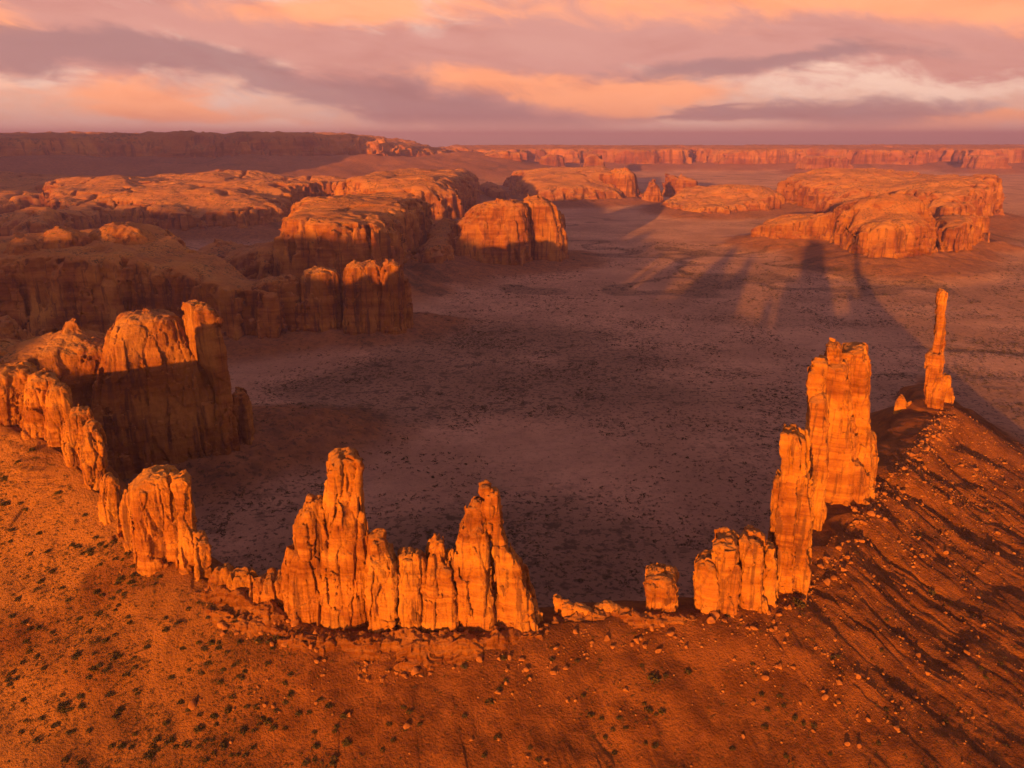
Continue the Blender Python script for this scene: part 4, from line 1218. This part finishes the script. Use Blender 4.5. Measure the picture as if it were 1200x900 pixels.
def shrub_mesh(k, n, seed):
    """a low rounded bush of small leafy facets round a few stems; unit radius"""
    r = np.random.default_rng(seed)
    V, Fq = [], []
    for i in range(n):
        a = r.uniform(0, 2 * math.pi); e = math.asin(r.uniform(0.02, 1)); q = r.uniform(0.55, 1.0)
        p = np.array([math.cos(a) * math.cos(e) * q, math.sin(a) * math.cos(e) * q, math.sin(e) * q * 0.75])
        u = r.normal(size=3); u /= np.linalg.norm(u); w = np.cross(u, r.normal(size=3)); w /= np.linalg.norm(w)
        s = r.uniform(0.16, 0.34)
        b = len(V)
        V += [p - u * s, p + w * s * 0.6, p + u * s, p - w * s * 0.6]
        Fq.append((b, b + 1, b + 2, b + 3))
    return np.array(V), np.array(Fq)


def rock_pts(seed, sub=2):
    """a chipped, angular stone of unit radius"""
    import bmesh
    r = np.random.default_rng(seed)
    bm = bmesh.new()
    bmesh.ops.create_icosphere(bm, subdivisions=sub, radius=1)
    pl = [(v / np.linalg.norm(v), r.uniform(0.38, 0.78)) for v in r.normal(size=(13, 3))]
    for v in bm.verts:
        p = np.array(v.co)
        for nrm, d in pl:
            e = p @ nrm - d
            if e > 0:
                p = p - nrm * e
        v.co = p * np.array([1.0, 0.8, 0.75])
    bm.verts.ensure_lookup_table()
    V = np.array([v.co[:] for v in bm.verts]); Fq = np.array([[v.index for v in f.verts] for f in bm.faces])
    bm.free()
    return V, Fq


def scatter(n, xlo, xhi, ylo, yhi, dens):
    """points on the land seen in a window of the picture, thinned by dens(x, y, px, py)"""
    x = rng.uniform(xlo, xhi, n); y = rng.uniform(ylo, yhi, n)
    z, veg_shade, rk, fr = ground(x, y)
    P = np.stack([x, y, z], 1)
    u, v, zc = project(P)
    k = (u > -60) & (u < 1260) & (v < 930) & (v > 150) & (rng.random(n) < dens(x, y, u, v, rk, veg_shade))
    return P[k], u[k], v[k]


def clump(x, y, sc, o):
    return sstep(0.46, 0.62, fbm(x / sc, y / sc, o + 0 * x, 3))


# shrubs on the near slope
def dn_slope(x, y, u, v, rk, veg_shade):
    left = 1 - sstep(250, 520, u)
    return rk * (0.3 + 0.9 * clump(x, y, 22, 3.0)) * (0.22 + 0.78 * left) * (1 - 0.6 * sstep(880, 1000, u)) * 1.3


near_P, near_u, near_v = scatter(160000, -430, 560, 180, 640, dn_slope)
d_cr, s_cr, h_cr, sd_cr = crest_coords(near_P[:, 0], near_P[:, 1])
keep = (sd_cr < 0) & (d_cr > 9)
near_P, near_u, near_v = near_P[keep], near_u[keep], near_v[keep]
sz = rng.gamma(2.2, 0.24, len(near_P)) + 0.28
vis = (near_u > 5) & (near_u < 1195) & (near_v < 895)
dist = np.linalg.norm(near_P - CAMV, axis=1)
order = np.argsort(-(sz / dist) * vis)
SHM = [mesh_from('shrub', *shrub_mesh(0, 90, 100 + i), M_SHRUB, False) for i in range(5)]
zones = [(0, 260, 'low dark desert shrub on the bright sandy slope at the left', 'shrubs on the sandy slope at the left'),
         (260, 700, 'low dark desert shrub on the red slope below the front spires', 'shrubs on the slope below the front spires'),
         (700, 1300, 'low dark desert shrub on the gullied slope at the right', 'shrubs on the gullied slope at the right')]
for j in order[:290]:
    o = link('desert_shrub', SHM[j % 5])
    o.location = near_P[j] - np.array([0, 0, 0.08])
    o.rotation_euler = (0, 0, rng.uniform(0, 6.28))
    o.scale = (sz[j] * rng.uniform(0.85, 1.3), sz[j], sz[j] * rng.uniform(0.7, 1.0))
    for a, b, lab, grp in zones:
        if a <= near_u[j] < b or (a == 0 and near_u[j] < 0):
            tag(o, lab, 'shrub', grp)

# the scrub of the plain and the rest of the slope, too many to count


def dn_plain(x, y, u, v, rk, veg_shade):
    return (1 - rk) * (0.12 + 0.88 * clump(x, y, 55, 8.0)) * veg_shade


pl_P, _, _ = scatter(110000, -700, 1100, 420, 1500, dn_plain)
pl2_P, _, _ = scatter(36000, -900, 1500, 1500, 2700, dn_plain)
allP = np.vstack([near_P[order[290:]], pl_P, pl2_P])
allS = np.r_[sz[order[290:]], rng.gamma(3.0, 0.36, len(pl_P)) + 0.35, rng.gamma(3.0, 0.5, len(pl2_P)) + 0.6]
protos = [shrub_mesh(0, 16, 300 + i) for i in range(8)]
VV, FF, off = [], [], 0
for k in range(8):
    P_ = allP[k::8]; S_ = allS[k::8]
    V0, F0 = protos[k]
    V0 = V0 * np.array([1, 1, 0.9]); 
    a = rng.uniform(0, 6.28, len(P_)); c, s = np.cos(a)[:, None], np.sin(a)[:, None]
    X = (V0[None, :, 0] * c - V0[None, :, 1] * s) * S_[:, None] + P_[:, 0:1]
    Y = (V0[None, :, 0] * s + V0[None, :, 1] * c) * S_[:, None] + P_[:, 1:2]
    Z = V0[None, :, 2] * S_[:, None] + P_[:, 2:3] - 0.05
    VV.append(np.stack([X, Y, Z], -1).reshape(-1, 3))
    FF.append((F0[None] + (np.arange(len(P_)) * len(V0))[:, None, None] + off).reshape(-1, 4)); off += len(P_) * len(V0)
so_ = link('scrub', mesh_from('scrub', np.concatenate(VV), np.concatenate(FF), M_SHRUB, False))
so_['kind'] = 'stuff'


def dn_rock(x, y, u, v, rk, veg_shade):
    a = np.exp(-((u - 980) / 130) ** 2 - ((v - 780) / 60) ** 2) + np.exp(-((u - 1080) / 110) ** 2 - ((v - 560) / 60) ** 2) + 0.8 * np.exp(-((u - 340) / 50) ** 2 - ((v - 820) / 35) ** 2) \
        + 0.8 * np.exp(-((u - 460) / 60) ** 2 - ((v - 785) / 25) ** 2) + 0.8 * np.exp(-((u - 620) / 40) ** 2 - ((v - 800) / 40) ** 2) + 0.5 * np.exp(-((u - 1090) / 80) ** 2 - ((v - 640) / 60) ** 2)
    dc = crest_coords(x, y)[0]
    foot = np.exp(-((dc - 13) / 8) ** 2) * (u > 235) * (0.3 + 0.7 * clump(x, y, 10, 2.0))
    return rk * (0.05 + 1.3 * a * (0.15 + 0.85 * clump(x, y, 12, 5.0)) + 0.55 * foot) * (1 - 0.8 * (u < 250))


b_P, b_u, b_v = scatter(110000, -430, 620, 180, 760, dn_rock)
d_cr, s_cr, h_cr, sd_cr = crest_coords(b_P[:, 0], b_P[:, 1])
keep = (sd_cr < 0) & (d_cr > 4)
b_P, b_u, b_v = b_P[keep], b_u[keep], b_v[keep]
bs = 0.25 + rng.gamma(1.0, 0.42, len(b_P))
bs = np.minimum(bs * np.where(d_cr[keep] < 24, 1.5, 1.0), 3.4)
dist = np.linalg.norm(b_P - CAMV, axis=1)
vis = (b_u > 5) & (b_u < 1195) & (b_v < 895)
order = np.argsort(-(bs / dist) * vis)
BM = [mesh_from('boulder', *rock_pts(500 + i, 2), M_BOULDER, False) for i in range(7)]
bz = [(0, 560, 'angular red boulder lying on the slope below the tallest front spire', 'boulders below the tallest front spire'),
      (560, 820, 'angular red boulder lying on the slope below the gap in the ridge', 'boulders below the gap in the ridge'),
      (820, 1300, 'angular red boulder lying on the gullied slope below the right-hand spires', 'boulders on the gullied slope at the right')]
for j in order[:260]:
    o = link('boulder', BM[j % 7])
    o.location = b_P[j] + np.array([0, 0, bs[j] * 0.25])
    o.rotation_euler = tuple(rng.uniform(-0.5, 0.5, 2)) + (rng.uniform(0, 6.28),)
    o.scale = tuple(bs[j] * rng.uniform(0.8, 1.25, 3))
    for a, b, lab, grp in bz:
        if a <= b_u[j] < b or (a == 0 and b_u[j] < 0):
            tag(o, lab, 'boulder', grp)
protos = [rock_pts(600 + i, 1) for i in range(6)]
VV, FF, off = [], [], 0
rest = order[260:]
for k in range(6):
    id_ = rest[k::6]
    V0, F0 = protos[k]
    a = rng.uniform(0, 6.28, len(id_)); c, s = np.cos(a)[:, None], np.sin(a)[:, None]
    S_ = bs[id_][:, None]
    X = (V0[None, :, 0] * c - V0[None, :, 1] * s) * S_ + b_P[id_, 0:1]
    Y = (V0[None, :, 0] * s + V0[None, :, 1] * c) * S_ + b_P[id_, 1:2]
    Z = V0[None, :, 2] * S_ + b_P[id_, 2:3] + 0.2 * S_
    VV.append(np.stack([X, Y, Z], -1).reshape(-1, 3))
    FF.append((F0[None] + (np.arange(len(id_)) * len(V0))[:, None, None] + off).reshape(-1, 3)); off += len(id_) * len(V0)
ro = link('rubble', mesh_from('rubble', np.concatenate(VV), np.concatenate(FF), M_RUBBLE, False))
ro['kind'] = 'stuff'

# ----------------------------------------------------------------- haze over the whole basin
HZ = 46000.0
hv = np.array([(x, y, z) for z in (-120, 770) for y in (-HZ, HZ) for x in (-HZ, HZ)], float)
hf = np.array([(0, 2, 3, 1), (4, 5, 7, 6), (0, 1, 5, 4), (2, 6, 7, 3), (0, 4, 6, 2), (1, 3, 7, 5)])
hm = bpy.data.materials.new('haze')
hm.use_nodes = True
hg = NT(hm.node_tree)
hg.n.clear()
ho = hg.node('ShaderNodeOutputMaterial')
pv = hg.node('ShaderNodeVolumePrincipled')
pv.inputs['Color'].default_value = (0.80, 0.56, 1.0, 1)
pv.inputs['Density'].default_value = 5.6e-5
pv.inputs['Anisotropy'].default_value = 0.35
hg.l.new(pv.outputs[0], ho.inputs['Volume'])
hz = link('haze', mesh_from('haze', hv, hf, hm, False))
hz['kind'] = 'stuff'
print('near shrubs', len(near_P), 'boulders', len(b_P), 'plain', len(pl_P), len(pl2_P))
print('verts', sum(len(m.vertices) for m in bpy.data.meshes))
